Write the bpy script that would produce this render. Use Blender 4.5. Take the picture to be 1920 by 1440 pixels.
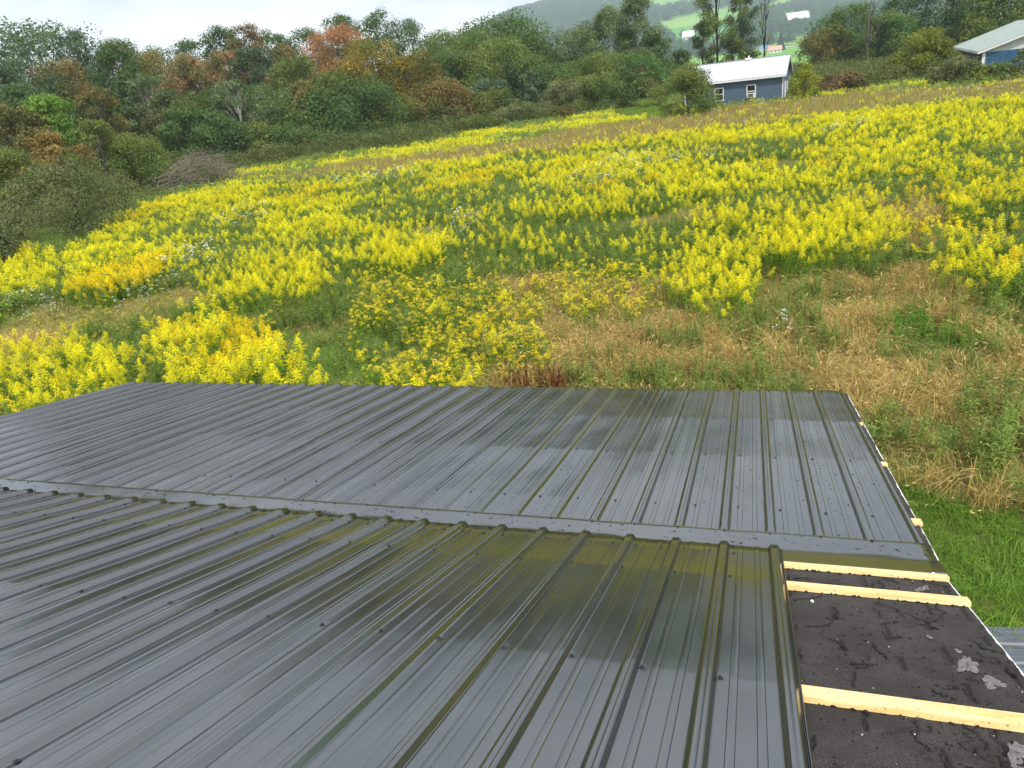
import bpy, math, random
import numpy as np
from mathutils import Vector
R = math.radians
SC = bpy.context.scene
for _o in list(bpy.data.objects):
    bpy.data.objects.remove(_o)
C = SC.collection

# ------------------------------------------------------------------ camera
CAMZ = 5.3
F_PX = 1353.03
PITCH, ROLL, YAW = R(22.97305714), R(-7.45210499), R(-19.94639548)
def cam_axes():
    cy, sy, cp, sp = math.cos(YAW), math.sin(YAW), math.cos(PITCH), math.sin(PITCH)
    fw = np.array([sy*cp, cy*cp, -sp]); r0 = np.array([cy, -sy, 0.0]); u0 = np.cross(r0, fw)
    rt = r0*math.cos(ROLL)+u0*math.sin(ROLL); up = -r0*math.sin(ROLL)+u0*math.cos(ROLL)
    return rt, up, fw
RT, UP, FW = cam_axes()
cd = bpy.data.cameras.new('camera'); cam = bpy.data.objects.new('camera', cd); C.objects.link(cam)
cd.sensor_width = 36; cd.lens = F_PX/1920*36; cd.clip_start = 0.05; cd.clip_end = 30000
from mathutils import Matrix
cam.matrix_world = Matrix(((RT[0], UP[0], -FW[0], 0), (RT[1], UP[1], -FW[1], 0), (RT[2], UP[2], -FW[2], CAMZ), (0, 0, 0, 1)))
SC.camera = cam

# ------------------------------------------------------------------ light
SUN_EL, SUN_AZ = 54, 140          # azimuth clockwise from +Y
world = bpy.data.worlds.new("World"); SC.world = world; world.use_nodes = True
nt = world.node_tree; nt.nodes.clear()
wo = nt.nodes.new('ShaderNodeOutputWorld'); bg = nt.nodes.new('ShaderNodeBackground')
sky = nt.nodes.new('ShaderNodeTexSky'); sky.sky_type = 'NISHITA'; sky.sun_disc = False
sky.sun_elevation = R(SUN_EL); sky.sun_rotation = R(SUN_AZ); sky.air_density = 1.2; sky.dust_density = 2.5
tc = nt.nodes.new('ShaderNodeTexCoord'); mp = nt.nodes.new('ShaderNodeMapping'); mp.inputs['Scale'].default_value = (1, 1, 4.0)
n1 = nt.nodes.new('ShaderNodeTexNoise'); n1.inputs['Scale'].default_value = 3.1; n1.inputs['Detail'].default_value = 5; n1.inputs['Roughness'].default_value = .5
cr = nt.nodes.new('ShaderNodeValToRGB'); cr.color_ramp.elements[0].position = .40; cr.color_ramp.elements[1].position = .58
cr.color_ramp.elements[0].color = (7.6, 8.2, 9.6, 1); cr.color_ramp.elements[1].color = (13.4, 13.4, 13.3, 1)
mx = nt.nodes.new('ShaderNodeMixRGB'); mx.inputs[0].default_value = .93
L = nt.links
L.new(tc.outputs['Generated'], mp.inputs[0]); L.new(mp.outputs[0], n1.inputs['Vector']); L.new(n1.outputs['Fac'], cr.inputs[0])
L.new(sky.outputs[0], mx.inputs[1]); L.new(cr.outputs[0], mx.inputs[2]); L.new(mx.outputs[0], bg.inputs[0])
bg.inputs[1].default_value = 0.088; L.new(bg.outputs[0], wo.inputs[0])
sl = bpy.data.lights.new('sun', 'SUN'); sl.energy = 3.6; sl.angle = R(3); sl.color = (1, .95, .86)
so = bpy.data.objects.new('sun', sl); C.objects.link(so)
sdir = Vector((math.sin(R(SUN_AZ))*math.cos(R(SUN_EL)), math.cos(R(SUN_AZ))*math.cos(R(SUN_EL)), math.sin(R(SUN_EL))))
so.rotation_euler = sdir.to_track_quat('Z', 'Y').to_euler()
SC.view_settings.view_transform = 'Standard'; SC.view_settings.look = 'None'; SC.view_settings.gamma = 1
SC.view_settings.exposure = 0.5
SC.render.engine = 'CYCLES'
SC.cycles.max_bounces = 7; SC.cycles.diffuse_bounces = 3; SC.cycles.glossy_bounces = 3; SC.cycles.transmission_bounces = 5
SC.cycles.transparent_max_bounces = 8; SC.cycles.use_denoising = True
SC.cycles.sample_clamp_indirect = 6

# ------------------------------------------------------------------ maths helpers
def ray(px, py):
    return RT*(px-960)/F_PX-UP*(py-720)/F_PX+FW
def gpt(px, py, z=0.0):                 # pixel -> point on the level ground
    d = ray(px, py); t = (z-CAMZ)/d[2]; return d*t+np.array([0, 0, CAMZ])
def at(px, py, dist):                   # pixel -> point at that horizontal distance
    d = ray(px, py); t = dist/math.hypot(d[0], d[1]); return d*t+np.array([0, 0, CAMZ])
def proj(P):
    d = P-np.array([0, 0, CAMZ]); z = np.maximum(d@FW, 1e-3)
    return 960+F_PX*(d@RT)/z, 720-F_PX*(d@UP)/z, d@FW
def hash2(ix, iy, s):
    n = (ix.astype(np.int64)*374761393+iy.astype(np.int64)*668265263+s*1442695041) & 0x7fffffff
    n = ((n ^ (n >> 13))*1274126177) & 0x7fffffff
    return ((n ^ (n >> 16)) & 0xffff)/65535.0
def vnoise(x, y, s=0):
    ix = np.floor(x); iy = np.floor(y); fx = x-ix; fy = y-iy
    fx = fx*fx*(3-2*fx); fy = fy*fy*(3-2*fy)
    a = hash2(ix, iy, s); b = hash2(ix+1, iy, s); c = hash2(ix, iy+1, s); d = hash2(ix+1, iy+1, s)
    return (a*(1-fx)+b*fx)*(1-fy)+(c*(1-fx)+d*fx)*fy
def fbm(x, y, s=0, o=3):
    t = 0; w = 0; a = 1
    for i in range(o):
        t = t+a*vnoise(x*2**i, y*2**i, s+i*17); w += a; a *= .5
    return t/w
def unit(v):
    return v/np.maximum(np.linalg.norm(v, axis=-1, keepdims=True), 1e-9)

# ------------------------------------------------------------------ mesh helpers
def fmesh(name, V, F, mats, tint=None, mat_idx=None, smooth=False):
    V = np.asarray(V, dtype=np.float32).reshape(-1, 3); F = np.asarray(F, dtype=np.int32)
    k = F.shape[1]; me = bpy.data.meshes.new(name)
    me.vertices.add(len(V)); me.vertices.foreach_set('co', V.ravel())
    me.loops.add(F.size); me.loops.foreach_set('vertex_index', F.ravel())
    me.polygons.add(len(F)); me.polygons.foreach_set('loop_start', np.arange(0, F.size, k, dtype=np.int32))
    if mat_idx is not None: me.polygons.foreach_set('material_index', np.asarray(mat_idx, dtype=np.int32))
    me.polygons.foreach_set('use_smooth', np.full(len(F), smooth, dtype=bool))
    if tint is not None:
        a = me.attributes.new('tint', 'FLOAT', 'FACE'); a.data.foreach_set('value', np.asarray(tint, dtype=np.float32))
    for m in (mats if isinstance(mats, (list, tuple)) else [mats]): me.materials.append(m)
    me.update(calc_edges=True)
    return me
class Q:                                # gathers quads
    def __init__(s): s.V = []; s.F = []; s.T = []; s.M = []; s.n = 0
    def quads(s, P, tint=None, m=0):    # P: (n,4,3)
        n = len(P)
        if n == 0: return
        s.V.append(P.reshape(-1, 3)); s.F.append(np.arange(n*4).reshape(-1, 4)+s.n); s.n += 4*n
        s.T.append(np.full(n, .5) if tint is None else np.broadcast_to(tint, (n,))); s.M.append(np.full(n, m))
    def grid(s, G, tint=.5, m=0, loop=False):   # G: (a,b,3)
        a, b = G.shape[:2]; idx = np.arange(a*b).reshape(a, b)+s.n
        if loop: idx = np.concatenate([idx, idx[:, :1]], 1)
        f = np.stack([idx[:-1, :-1], idx[:-1, 1:], idx[1:, 1:], idx[1:, :-1]], -1).reshape(-1, 4)
        s.V.append(G.reshape(-1, 3)); s.F.append(f); s.n += a*b; s.T.append(np.full(len(f), tint)); s.M.append(np.full(len(f), m))
    def tube(s, pts, rad, k=6, tint=.5, m=0):
        pts = np.asarray(pts, float); rad = np.asarray(rad, float)
        d = np.gradient(pts, axis=0); d = unit(d)
        ref = np.where(np.abs(d[:, 2:3]) > .9, np.array([[1., 0, 0]]), np.array([[0, 0, 1.]]))
        u = unit(np.cross(d, ref)); v = np.cross(d, u)
        an = np.arange(k)/k*2*math.pi
        G = pts[:, None]+rad[:, None, None]*(np.cos(an)[None, :, None]*u[:, None]+np.sin(an)[None, :, None]*v[:, None])
        s.grid(G, tint, m, loop=True)
    def box(s, x0, x1, y0, y1, z0, z1, tf=None, m=0, tint=.5):
        c = np.array([[x, y, z] for x in (x0, x1) for y in (y0, y1) for z in (z0, z1)], float)
        if tf is not None: c = tf(c)
        f = np.array([[0, 1, 3, 2], [4, 6, 7, 5], [0, 4, 5, 1], [2, 3, 7, 6], [0, 2, 6, 4], [1, 5, 7, 3]])
        s.V.append(c); s.F.append(f+s.n); s.n += 8; s.T.append(np.full(6, tint)); s.M.append(np.full(6, m))
    def mesh(s, name, mats, smooth=False):
        return fmesh(name, np.concatenate(s.V), np.concatenate(s.F), mats, np.concatenate(s.T), np.concatenate(s.M), smooth)
def link(name, me, parent=None, loc=(0, 0, 0), rz=0):
    o = bpy.data.objects.new(name, me); C.objects.link(o); o.location = loc; o.rotation_euler = (0, 0, rz)
    if parent is not None: o.parent = parent
    return o
def tag(o, label=None, cat=None, group=None, kind=None):
    if label: o['label'] = label
    if cat: o['category'] = cat
    if group: o['group'] = group
    if kind: o['kind'] = kind
    return o

# ------------------------------------------------------------------ materials
def newmat(name):
    m = bpy.data.materials.new(name); m.use_nodes = True; t = m.node_tree; t.nodes.clear()
    o = t.nodes.new('ShaderNodeOutputMaterial'); return m, t, o
def node(t, typ, **kw):
    n = t.nodes.new(typ)
    for k, v in kw.items():
        if k in ('ins',):
            for a, b in v.items(): n.inputs[a].default_value = b
        else: setattr(n, k, v)
    return n
def c4(c): return (c[0], c[1], c[2], 1)
def leafmat(name, a, b, trans=.35, patch=None, scale=.35, rough=.6, c=None):
    """leaf colour runs a..b by leaf, with larger patches of c"""
    m, t, o = newmat(name); l = t.links
    at_ = node(t, 'ShaderNodeAttribute', attribute_name='tint')
    mix = node(t, 'ShaderNodeMixRGB'); mix.inputs[1].default_value = c4(a); mix.inputs[2].default_value = c4(b)
    l.new(at_.outputs['Fac'], mix.inputs[0]); col = mix.outputs[0]
    if c is not None:
        tcn = node(t, 'ShaderNodeTexCoord'); nz = node(t, 'ShaderNodeTexNoise', ins={'Scale': scale, 'Detail': 3})
        l.new(tcn.outputs['Object'], nz.inputs['Vector'])
        rp = node(t, 'ShaderNodeMapRange', ins={'From Min': .45, 'From Max': .62}); l.new(nz.outputs['Fac'], rp.inputs[0])
        m2 = node(t, 'ShaderNodeMixRGB'); l.new(rp.outputs[0], m2.inputs[0]); l.new(col, m2.inputs[1]); m2.inputs[2].default_value = c4(c); col = m2.outputs[0]
    oi = node(t, 'ShaderNodeObjectInfo')
    hs = node(t, 'ShaderNodeHueSaturation'); rr = node(t, 'ShaderNodeMapRange', ins={'To Min': .8, 'To Max': 1.2}); l.new(oi.outputs['Random'], rr.inputs[0])
    l.new(rr.outputs[0], hs.inputs['Value']); l.new(col, hs.inputs['Color']); col = hs.outputs[0]
    d = node(t, 'ShaderNodeBsdfPrincipled', ins={'Roughness': rough, 'Specular IOR Level': .25}); l.new(col, d.inputs['Base Color'])
    if trans > 0:
        tr = node(t, 'ShaderNodeBsdfTranslucent'); l.new(col, tr.inputs[0])
        ms = node(t, 'ShaderNodeMixShader', ins={0: trans}); l.new(d.outputs[0], ms.inputs[1]); l.new(tr.outputs[0], ms.inputs[2]); l.new(ms.outputs[0], o.inputs[0])
    else: l.new(d.outputs[0], o.inputs[0])
    return m
def plain(name, col, rough=.6, metal=0, spec=.5, var=.0, scale=8, bump=0, col2=None, bscale=None, stretch=None):
    m, t, o = newmat(name); l = t.links
    d = node(t, 'ShaderNodeBsdfPrincipled', ins={'Roughness': rough, 'Metallic': metal, 'Specular IOR Level': spec, 'Base Color': c4(col)})
    l.new(d.outputs[0], o.inputs[0])
    tcn = node(t, 'ShaderNodeTexCoord'); mpp = node(t, 'ShaderNodeMapping'); l.new(tcn.outputs['Object'], mpp.inputs[0])
    if stretch: mpp.inputs['Scale'].default_value = stretch
    if var or col2:
        nz = node(t, 'ShaderNodeTexNoise', ins={'Scale': scale, 'Detail': 6, 'Roughness': .65}); l.new(mpp.outputs[0], nz.inputs['Vector'])
        c2 = col2 if col2 else tuple(x*(1-var) for x in col)
        rp = node(t, 'ShaderNodeMapRange', ins={'From Min': .35, 'From Max': .65}); l.new(nz.outputs['Fac'], rp.inputs[0])
        mm = node(t, 'ShaderNodeMixRGB'); mm.inputs[1].default_value = c4(col); mm.inputs[2].default_value = c4(c2)
        l.new(rp.outputs[0], mm.inputs[0]); l.new(mm.outputs[0], d.inputs['Base Color'])
    if bump:
        nb = node(t, 'ShaderNodeTexNoise', ins={'Scale': bscale or scale*2, 'Detail': 5}); l.new(mpp.outputs[0], nb.inputs['Vector'])
        b = node(t, 'ShaderNodeBump', ins={'Strength': bump, 'Distance': .01}); l.new(nb.outputs['Fac'], b.inputs['Height']); l.new(b.outputs[0], d.inputs['Normal'])
    return m

def panelmat():
    m, t, o = newmat('charcoal painted metal'); l = t.links
    d = node(t, 'ShaderNodeBsdfPrincipled', ins={'Base Color': (.014, .016, .020, 1), 'Roughness': .12, 'IOR': 2.3, 'Specular Tint': (.96, .98, 1, 1)})
    tcn = node(t, 'ShaderNodeTexCoord')
    n0 = node(t, 'ShaderNodeTexNoise', ins={'Scale': 2.2, 'Detail': 4}); l.new(tcn.outputs['Object'], n0.inputs['Vector'])
    r0 = node(t, 'ShaderNodeMapRange', ins={'From Min': .3, 'From Max': .7, 'To Min': .12, 'To Max': .19}); l.new(n0.outputs['Fac'], r0.inputs[0]); l.new(r0.outputs[0], d.inputs['Roughness'])
    nb = node(t, 'ShaderNodeTexNoise', ins={'Scale': 4.0, 'Detail': 1}); l.new(tcn.outputs['Object'], nb.inputs['Vector'])
    b = node(t, 'ShaderNodeBump', ins={'Strength': .3, 'Distance': .004}); l.new(nb.outputs['Fac'], b.inputs['Height'])
    n2 = node(t, 'ShaderNodeTexNoise', ins={'Scale': 420.0, 'Detail': 1}); l.new(tcn.outputs['Object'], n2.inputs['Vector'])
    b2 = node(t, 'ShaderNodeBump', ins={'Strength': .06, 'Distance': .001}); l.new(n2.outputs['Fac'], b2.inputs['Height']); l.new(b.outputs[0], b2.inputs['Normal'])
    l.new(b2.outputs[0], d.inputs['Normal'])
    # dust marks
    vo = node(t, 'ShaderNodeTexNoise', ins={'Scale': 28.0, 'Detail': 8, 'Roughness': .75}); l.new(tcn.outputs['Object'], vo.inputs['Vector'])
    rr = node(t, 'ShaderNodeMapRange', ins={'From Min': .66, 'From Max': .8, 'To Min': 0, 'To Max': .35}); l.new(vo.outputs['Fac'], rr.inputs[0])
    mm = node(t, 'ShaderNodeMixRGB'); mm.inputs[1].default_value = (.014, .016, .020, 1); mm.inputs[2].default_value = (.16, .16, .15, 1)
    l.new(rr.outputs[0], mm.inputs[0]); l.new(mm.outputs[0], d.inputs['Base Color'])
    l.new(d.outputs[0], o.inputs[0]); return m
M_PANEL = panelmat()
M_SCREW = plain('screw paint', (.02, .022, .025), .35)
def woodmat():
    m, t, o = newmat('pine batten'); l = t.links
    d = node(t, 'ShaderNodeBsdfPrincipled', ins={'Roughness': .65, 'Specular IOR Level': .2}); l.new(d.outputs[0], o.inputs[0])
    tcn = node(t, 'ShaderNodeTexCoord'); mpp = node(t, 'ShaderNodeMapping'); mpp.inputs['Scale'].default_value = (1.6, 14, 14); l.new(tcn.outputs['Object'], mpp.inputs[0])
    nz = node(t, 'ShaderNodeTexNoise', ins={'Scale': 2.2, 'Detail': 5, 'Distortion': .6}); l.new(mpp.outputs[0], nz.inputs['Vector'])
    rp = node(t, 'ShaderNodeValToRGB'); e = rp.color_ramp.elements; e[0].position = .3; e[0].color = (.72, .44, .17, 1); e[1].position = .62; e[1].color = (.84, .63, .32, 1)
    l.new(nz.outputs['Fac'], rp.inputs[0])
    n2 = node(t, 'ShaderNodeTexNoise', ins={'Scale': 90, 'Detail': 3}); l.new(tcn.outputs['Object'], n2.inputs['Vector'])
    r2 = node(t, 'ShaderNodeMapRange', ins={'From Min': .63, 'From Max': .72, 'To Min': 0, 'To Max': .85}); l.new(n2.outputs['Fac'], r2.inputs[0])
    mm = node(t, 'ShaderNodeMixRGB'); l.new(rp.outputs[0], mm.inputs[1]); mm.inputs[2].default_value = (.12, .07, .03, 1); l.new(r2.outputs[0], mm.inputs[0])
    vk = node(t, 'ShaderNodeTexVoronoi', ins={'Scale': 5.5}); mk = node(t, 'ShaderNodeMapping'); mk.inputs['Scale'].default_value = (1, 2.2, 2.2); l.new(tcn.outputs['Object'], mk.inputs[0]); l.new(mk.outputs[0], vk.inputs['Vector'])
    rk = node(t, 'ShaderNodeMapRange', ins={'From Min': .05, 'From Max': .10, 'To Min': .75, 'To Max': 0}); l.new(vk.outputs['Distance'], rk.inputs[0])
    m3 = node(t, 'ShaderNodeMixRGB'); l.new(rk.outputs[0], m3.inputs[0]); l.new(mm.outputs[0], m3.inputs[1]); m3.inputs[2].default_value = (.33, .15, .05, 1)
    l.new(m3.outputs[0], d.inputs['Base Color']); return m
M_WOOD = woodmat()
def shinglemat():
    m, t, o = newmat('old asphalt shingles'); l = t.links
    d = node(t, 'ShaderNodeBsdfPrincipled', ins={'Roughness': .85, 'Specular IOR Level': .3}); l.new(d.outputs[0], o.inputs[0])
    tcn = node(t, 'ShaderNodeTexCoord')
    g = node(t, 'ShaderNodeTexNoise', ins={'Scale': 260, 'Detail': 3, 'Roughness': .8}); l.new(tcn.outputs['Object'], g.inputs['Vector'])
    rp = node(t, 'ShaderNodeValToRGB'); e = rp.color_ramp.elements; e[0].position = .35; e[0].color = (.009, .007, .006, 1); e[1].position = .68; e[1].color = (.10, .092, .090, 1)
    l.new(g.outputs['Fac'], rp.inputs[0])
    n2 = node(t, 'ShaderNodeTexNoise', ins={'Scale': 7, 'Detail': 6, 'Roughness': .6}); l.new(tcn.outputs['Object'], n2.inputs['Vector'])
    r2 = node(t, 'ShaderNodeMapRange', ins={'From Min': .42, 'From Max': .6, 'To Min': .0, 'To Max': .6}); l.new(n2.outputs['Fac'], r2.inputs[0])
    mm = node(t, 'ShaderNodeMixRGB'); l.new(r2.outputs[0], mm.inputs[0]); l.new(rp.outputs[0], mm.inputs[1]); mm.inputs[2].default_value = (.026, .022, .021, 1)
    l.new(mm.outputs[0], d.inputs['Base Color'])
    b = node(t, 'ShaderNodeBump', ins={'Strength': 1.0, 'Distance': .006}); l.new(g.outputs['Fac'], b.inputs['Height']); l.new(b.outputs[0], d.inputs['Normal'])
    return m
M_SHING = shinglemat()
M_TAR = plain('crumbled tar', (.008, .007, .007), .8, bump=.6, bscale=150)
M_FELT = plain('bare felt', (.21, .20, .20), .85, col2=(.10, .092, .09), scale=55, bump=.8, bscale=160)
M_WHITE = plain('white paint', (.74, .75, .76), .45, var=.15, scale=6)
M_DEBRIS = plain('pale debris', (.62, .6, .55), .8, var=.3, scale=60)
M_WALL = plain('pale siding', (.55, .56, .56), .6, var=.15, scale=3)
def dropmat():
    m, t, o = newmat('rain water'); l = t.links
    d = node(t, 'ShaderNodeBsdfPrincipled', ins={'Base Color': (1, 1, 1, 1), 'Roughness': .02, 'IOR': 1.33, 'Transmission Weight': 1.0}); l.new(d.outputs[0], o.inputs[0]); return m
M_DROP = dropmat()

# ================================================================== GROUND
HAZ, HEL = [-180., -60.], [30., 40.]
for _px, _py in ((560, 140), (740, 150), (860, 74), (960, 26), (1050, 2), (1130, -8), (1250, -14), (1400, -16), (1560, -14), (1750, -12), (1920, -10)):
    _d = ray(_px, _py); _r = math.hypot(_d[0], _d[1]); HAZ.append(math.degrees(math.atan2(_d[0], _d[1]))); HEL.append(_d[2]/_r*2600-4)
HAZ += [40., 60., 180.]; HEL += [90., 50., 30.]
def hill_h(x, y):
    r = np.hypot(x, y); az = np.degrees(np.arctan2(x, y))
    E = np.interp(az, HAZ, HEL)
    s = np.clip((r-900)/1750, 0, 1); s = s*s*(3-2*s)
    far = np.clip((r-2650)/3000, 0, 1)
    h = E*s*(1-.5*far)+(fbm(x/700, y/700, 5, 4)-.5)*70*np.clip((r-900)/900, 0, 1)*(1-s*.75)
    v = np.clip((r-130)/250, 0, 1); v = v*v*(3-2*v)
    dip = -7*v*np.clip((1500-r)/700, 0, 1)
    return h+dip+(fbm(x/160, y/160, 9, 2)-.5)*5*v
def near_h(x, y):
    return (fbm(x/5, y/5, 3, 3)-.5)*.22*np.clip((np.hypot(x, y-1)-9)/8, 0, 1)
def gh(x, y):
    x = np.asarray(x, float); y = np.asarray(y, float)
    return hill_h(x, y)+near_h(x, y)
def groundmat():
    m, t, o = newmat('meadow soil and thatch'); l = t.links
    d = node(t, 'ShaderNodeBsdfPrincipled', ins={'Roughness': .95, 'Specular IOR Level': .1}); l.new(d.outputs[0], o.inputs[0])
    tcn = node(t, 'ShaderNodeTexCoord')
    n0 = node(t, 'ShaderNodeTexNoise', ins={'Scale': .5, 'Detail': 8, 'Roughness': .7}); l.new(tcn.outputs['Object'], n0.inputs['Vector'])
    rp = node(t, 'ShaderNodeValToRGB'); e = rp.color_ramp.elements; e[0].position = .35; e[0].color = (.055, .09, .02, 1); e[1].position = .65; e[1].color = (.15, .12, .045, 1)
    l.new(n0.outputs['Fac'], rp.inputs[0])
    # far fields by distance
    sp = node(t, 'ShaderNodeVectorMath', operation='LENGTH'); l.new(tcn.outputs['Object'], sp.inputs[0])
    rg = node(t, 'ShaderNodeMapRange', ins={'From Min': 150, 'From Max': 260}); l.new(sp.outputs['Value'], rg.inputs[0])
    n1_ = node(t, 'ShaderNodeTexVoronoi', ins={'Scale': .0055}); l.new(tcn.outputs['Object'], n1_.inputs['Vector'])
    r1 = node(t, 'ShaderNodeValToRGB'); e = r1.color_ramp.elements; e[0].position = .0; e[0].color = (.07, .24, .04, 1); e[1].position = 1; e[1].color = (.20, .34, .07, 1)
    sx = node(t, 'ShaderNodeSeparateXYZ'); l.new(n1_.outputs['Color'], sx.inputs[0]); l.new(sx.outputs[0], r1.inputs[0])
    mm = node(t, 'ShaderNodeMixRGB'); l.new(rg.outputs[0], mm.inputs[0]); l.new(rp.outputs[0], mm.inputs[1]); l.new(r1.outputs[0], mm.inputs[2])
    l.new(mm.outputs[0], d.inputs['Base Color']); return m
def build_ground():
    rr = np.concatenate([np.linspace(0, 30, 61), np.linspace(31, 130, 80), np.geomspace(135, 900, 40), np.linspace(930, 3000, 70), np.array([3050, 3120, 3200])])
    aa = np.radians(np.concatenate([np.arange(-180, -70, 4.0), np.arange(-70, 35, .6), np.arange(35, 181, 4.0)]))
    aa[-1] = math.pi
    Rr, A = np.meshgrid(rr, aa, indexing='ij'); X = Rr*np.sin(A); Y = Rr*np.cos(A); Z = gh(X, Y)
    q = Q(); q.grid(np.stack([X, Y, Z], -1)); me = q.mesh('ground', groundmat(), True)
    tag(link('ground', me), kind='structure')
build_ground()

# ================================================================== HOUSE (the roof we look down on)
T1, T2 = R(20.50262809), R(12.0)
YT, ZT = 3.16433694, CAMZ-2.27176146
XF, XN, PITCHX = .5617, .1131, .2286
XR, XL = .7903, .7903-9*.9144
def farp(x, s, h):
    x, s, h = np.broadcast_arrays(np.asarray(x, float), np.asarray(s, float), np.asarray(h, float))
    return np.stack([x, YT+s*math.cos(T2)+h*math.sin(T2), ZT-s*math.sin(T2)+h*math.cos(T2)], -1)
def nearp(x, d, h):
    x, d, h = np.broadcast_arrays(np.asarray(x, float), np.asarray(d, float), np.asarray(h, float))
    return np.stack([x, YT-d*math.cos(T1)+h*math.sin(T1), ZT+d*math.sin(T1)+h*math.cos(T1)], -1)
NEAR_TOP = 4.6
YR = YT-NEAR_TOP*math.cos(T1); ZR = ZT+NEAR_TOP*math.sin(T1)

house = bpy.data.objects.new('house', None); C.objects.link(house); house.location = (0, 0, 0)
tag(house, 'low house under the camera with a half finished charcoal metal roof', 'house')

RIBP = [(-.031, 0), (-.027, .0012), (-.016, .0172), (-.0125, .019), (-.004, .019), (0, .0178), (.004, .019), (.0125, .019), (.016, .0172), (.027, .0012), (.031, 0)]
def minor(c): return [(c-.0125, 0), (c-.010, .0026), (c-.003, .0032), (c+.003, .0032), (c+.010, .0026), (c+.0125, 0)]
def profile(x0, x1, ribx, open_right=False):
    """cross-section points of one panel between x0 and x1, ribs at ribx + k*pitch"""
    pts = []
    k0 = math.floor((x0-ribx)/PITCHX)-1
    for k in range(k0, k0+8):
        c = ribx+k*PITCHX
        pts += [(c+a, b, 0.) for a, b in RIBP]
        for mc in (.0762, .1524): pts += [(c+a, b, .0) for a, b in minor(mc)]
        pts += [(c+a, 0, 1.) for a in (.036, .042, .050, .0575, .098, .107, .1143, .122, .131, .171, .179, .187, .193)]
    pts = sorted(set(p for p in pts if x0-.0005 <= p[0] <= x1+.0005))
    return np.array(pts)
def panel(name, fn, x0, x1, ribx, s_list, rows, hbase, seed, sag, screws, parent, sgn=1, sdx=.06):
    rng = np.random.default_rng(seed)
    P = profile(x0, x1, ribx); x = P[:, 0]; h0 = P[:, 1]
    s = np.array(s_list)
    rel = (x-ribx)/PITCHX; kk = np.floor(rel).astype(int); fr = rel-kk
    bow = np.clip(np.sin(np.pi*np.clip((fr-.14)/.72, 0, 1)), 0, 1)
    hh = np.zeros((len(s), len(x)))+h0[None]
    rws = np.array([-1.5]+list(rows)+[99.])
    bay = np.searchsorted(rws, s)-1
    lo = rws[bay]; hi = rws[np.minimum(bay+1, len(rws)-1)]
    hi = np.minimum(hi, lo+1.0)
    u = np.clip((s-lo)/np.maximum(hi-lo, .1), 0, 1)
    jit = rng.normal(0, 1, 40)
    sagb = sag*(1+.45*jit[bay])
    # sag of the whole sheet between fixing rows, sharpest at the rows
    hh -= (sagb*(1-np.abs(2*u-1)**1.6))[:, None]
    # every flat bows on its own
    for k in np.unique(kk):
        msk = kk == k; st = float(np.interp(x[msk][0], [-3.5, -.5], [1.9, 1.0])); a = rng.normal(.0, .0011)*st; ph = rng.uniform(0, 6.28); w = rng.uniform(1.2, 2.6)
        am = a+.0010*np.sin(s*w*2+ph)+.0007*np.sin(s*w*4.3+ph*2)
        hh[:, msk] += am[:, None]*bow[msk][None]
        tl = rng.normal(0, .0011)*st+.0010*np.sin(s*w*1.3+ph*3)
        hh[:, msk] += tl[:, None]*((fr[msk]-.5)*bow[msk]*2)[None]
    # dimples round screws
    for (sx, ss) in screws:
        rr2 = ((x[None]-sx)**2+(s[:, None]-ss)**2)
        hh -= .0008*np.exp(-rr2/(.014**2))
    G = fn(x[None]+0*hh, s[:, None]+0*hh, hh+hbase)
    q = Q(); q.grid(G if sgn > 0 else G[:, ::-1]); me = q.mesh(name, M_PANEL, True); me.set_sharp_from_angle(angle=R(9))
    o = link(name, me, parent)
    md = o.modifiers.new('thick', 'SOLIDIFY'); md.thickness = .0007; md.offset = -1
    return o
def dense(a, b, rows, step=.09):
    s = set(np.round(np.arange(a, b, step), 4)) | {a, b}
    for r in rows:
        for e in (-.05, -.03, -.018, -.009, 0, .009, .018, .03, .05):
            if a < r+e < b: s.add(round(r+e, 4))
    return sorted(s)
# screw (one mesh, many objects)
def screw_mesh():
    q = Q()
    an = np.arange(8)/8*2*math.pi
    def ring(r, z): return np.stack([r*np.cos(an), r*np.sin(an), np.full(8, z)], -1)
    G = np.stack([ring(.0085, 0), ring(.0085, .0012), ring(.006, .002), ring(.0048, .0022), ring(.0046, .0062), ring(.0025, .0066), ring(.0001, .0066)])
    q.grid(G, loop=True); return q.mesh('screw', M_SCREW)
SCREW = screw_mesh()
def put_screw(parent, P, tilt):
    o = bpy.data.objects.new('screw', SCREW); C.objects.link(o); o.location = P; o.rotation_euler = (tilt, 0, random.uniform(0, 1)); o.parent = parent
random.seed(4)
FAR_ROWS = [.43, 1.39, 2.38, 3.36]
SF0, SF1 = .012, 3.47
for j in range(9):
    x1 = XR-.9144*j; x0 = x1-.9144
    xa = x0-.034 if j < 8 else x0+.0
    sc = []
    for r in FAR_ROWS[:3]:
        for k in range(4):
            rx = x1-PITCHX*(k+1)
            sc.append((rx+.06+random.uniform(-.006, .006), r+random.uniform(-.012, .012)))
    for k in range(4):
        rx = x1-PITCHX*(k+1)
        sc.append((rx+.055, 3.40+random.uniform(-.01, .01))); sc.append((rx+.175, 3.40+random.uniform(-.01, .01)))
    o = panel('roof_panel', farp, xa, x1 + (.0 if j == 0 else .034), XF, dense(SF0, SF1, FAR_ROWS), FAR_ROWS, .0006*(j % 2), 100+j, .0024, sc, house, -1)
    for (sx, ss) in sc: put_screw(o, farp(sx, ss, .0004+.0006*(j % 2)), -T2)
NEAR_ROWS = [.27, .63, 1.577, 2.53, 3.5, 4.4]
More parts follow.
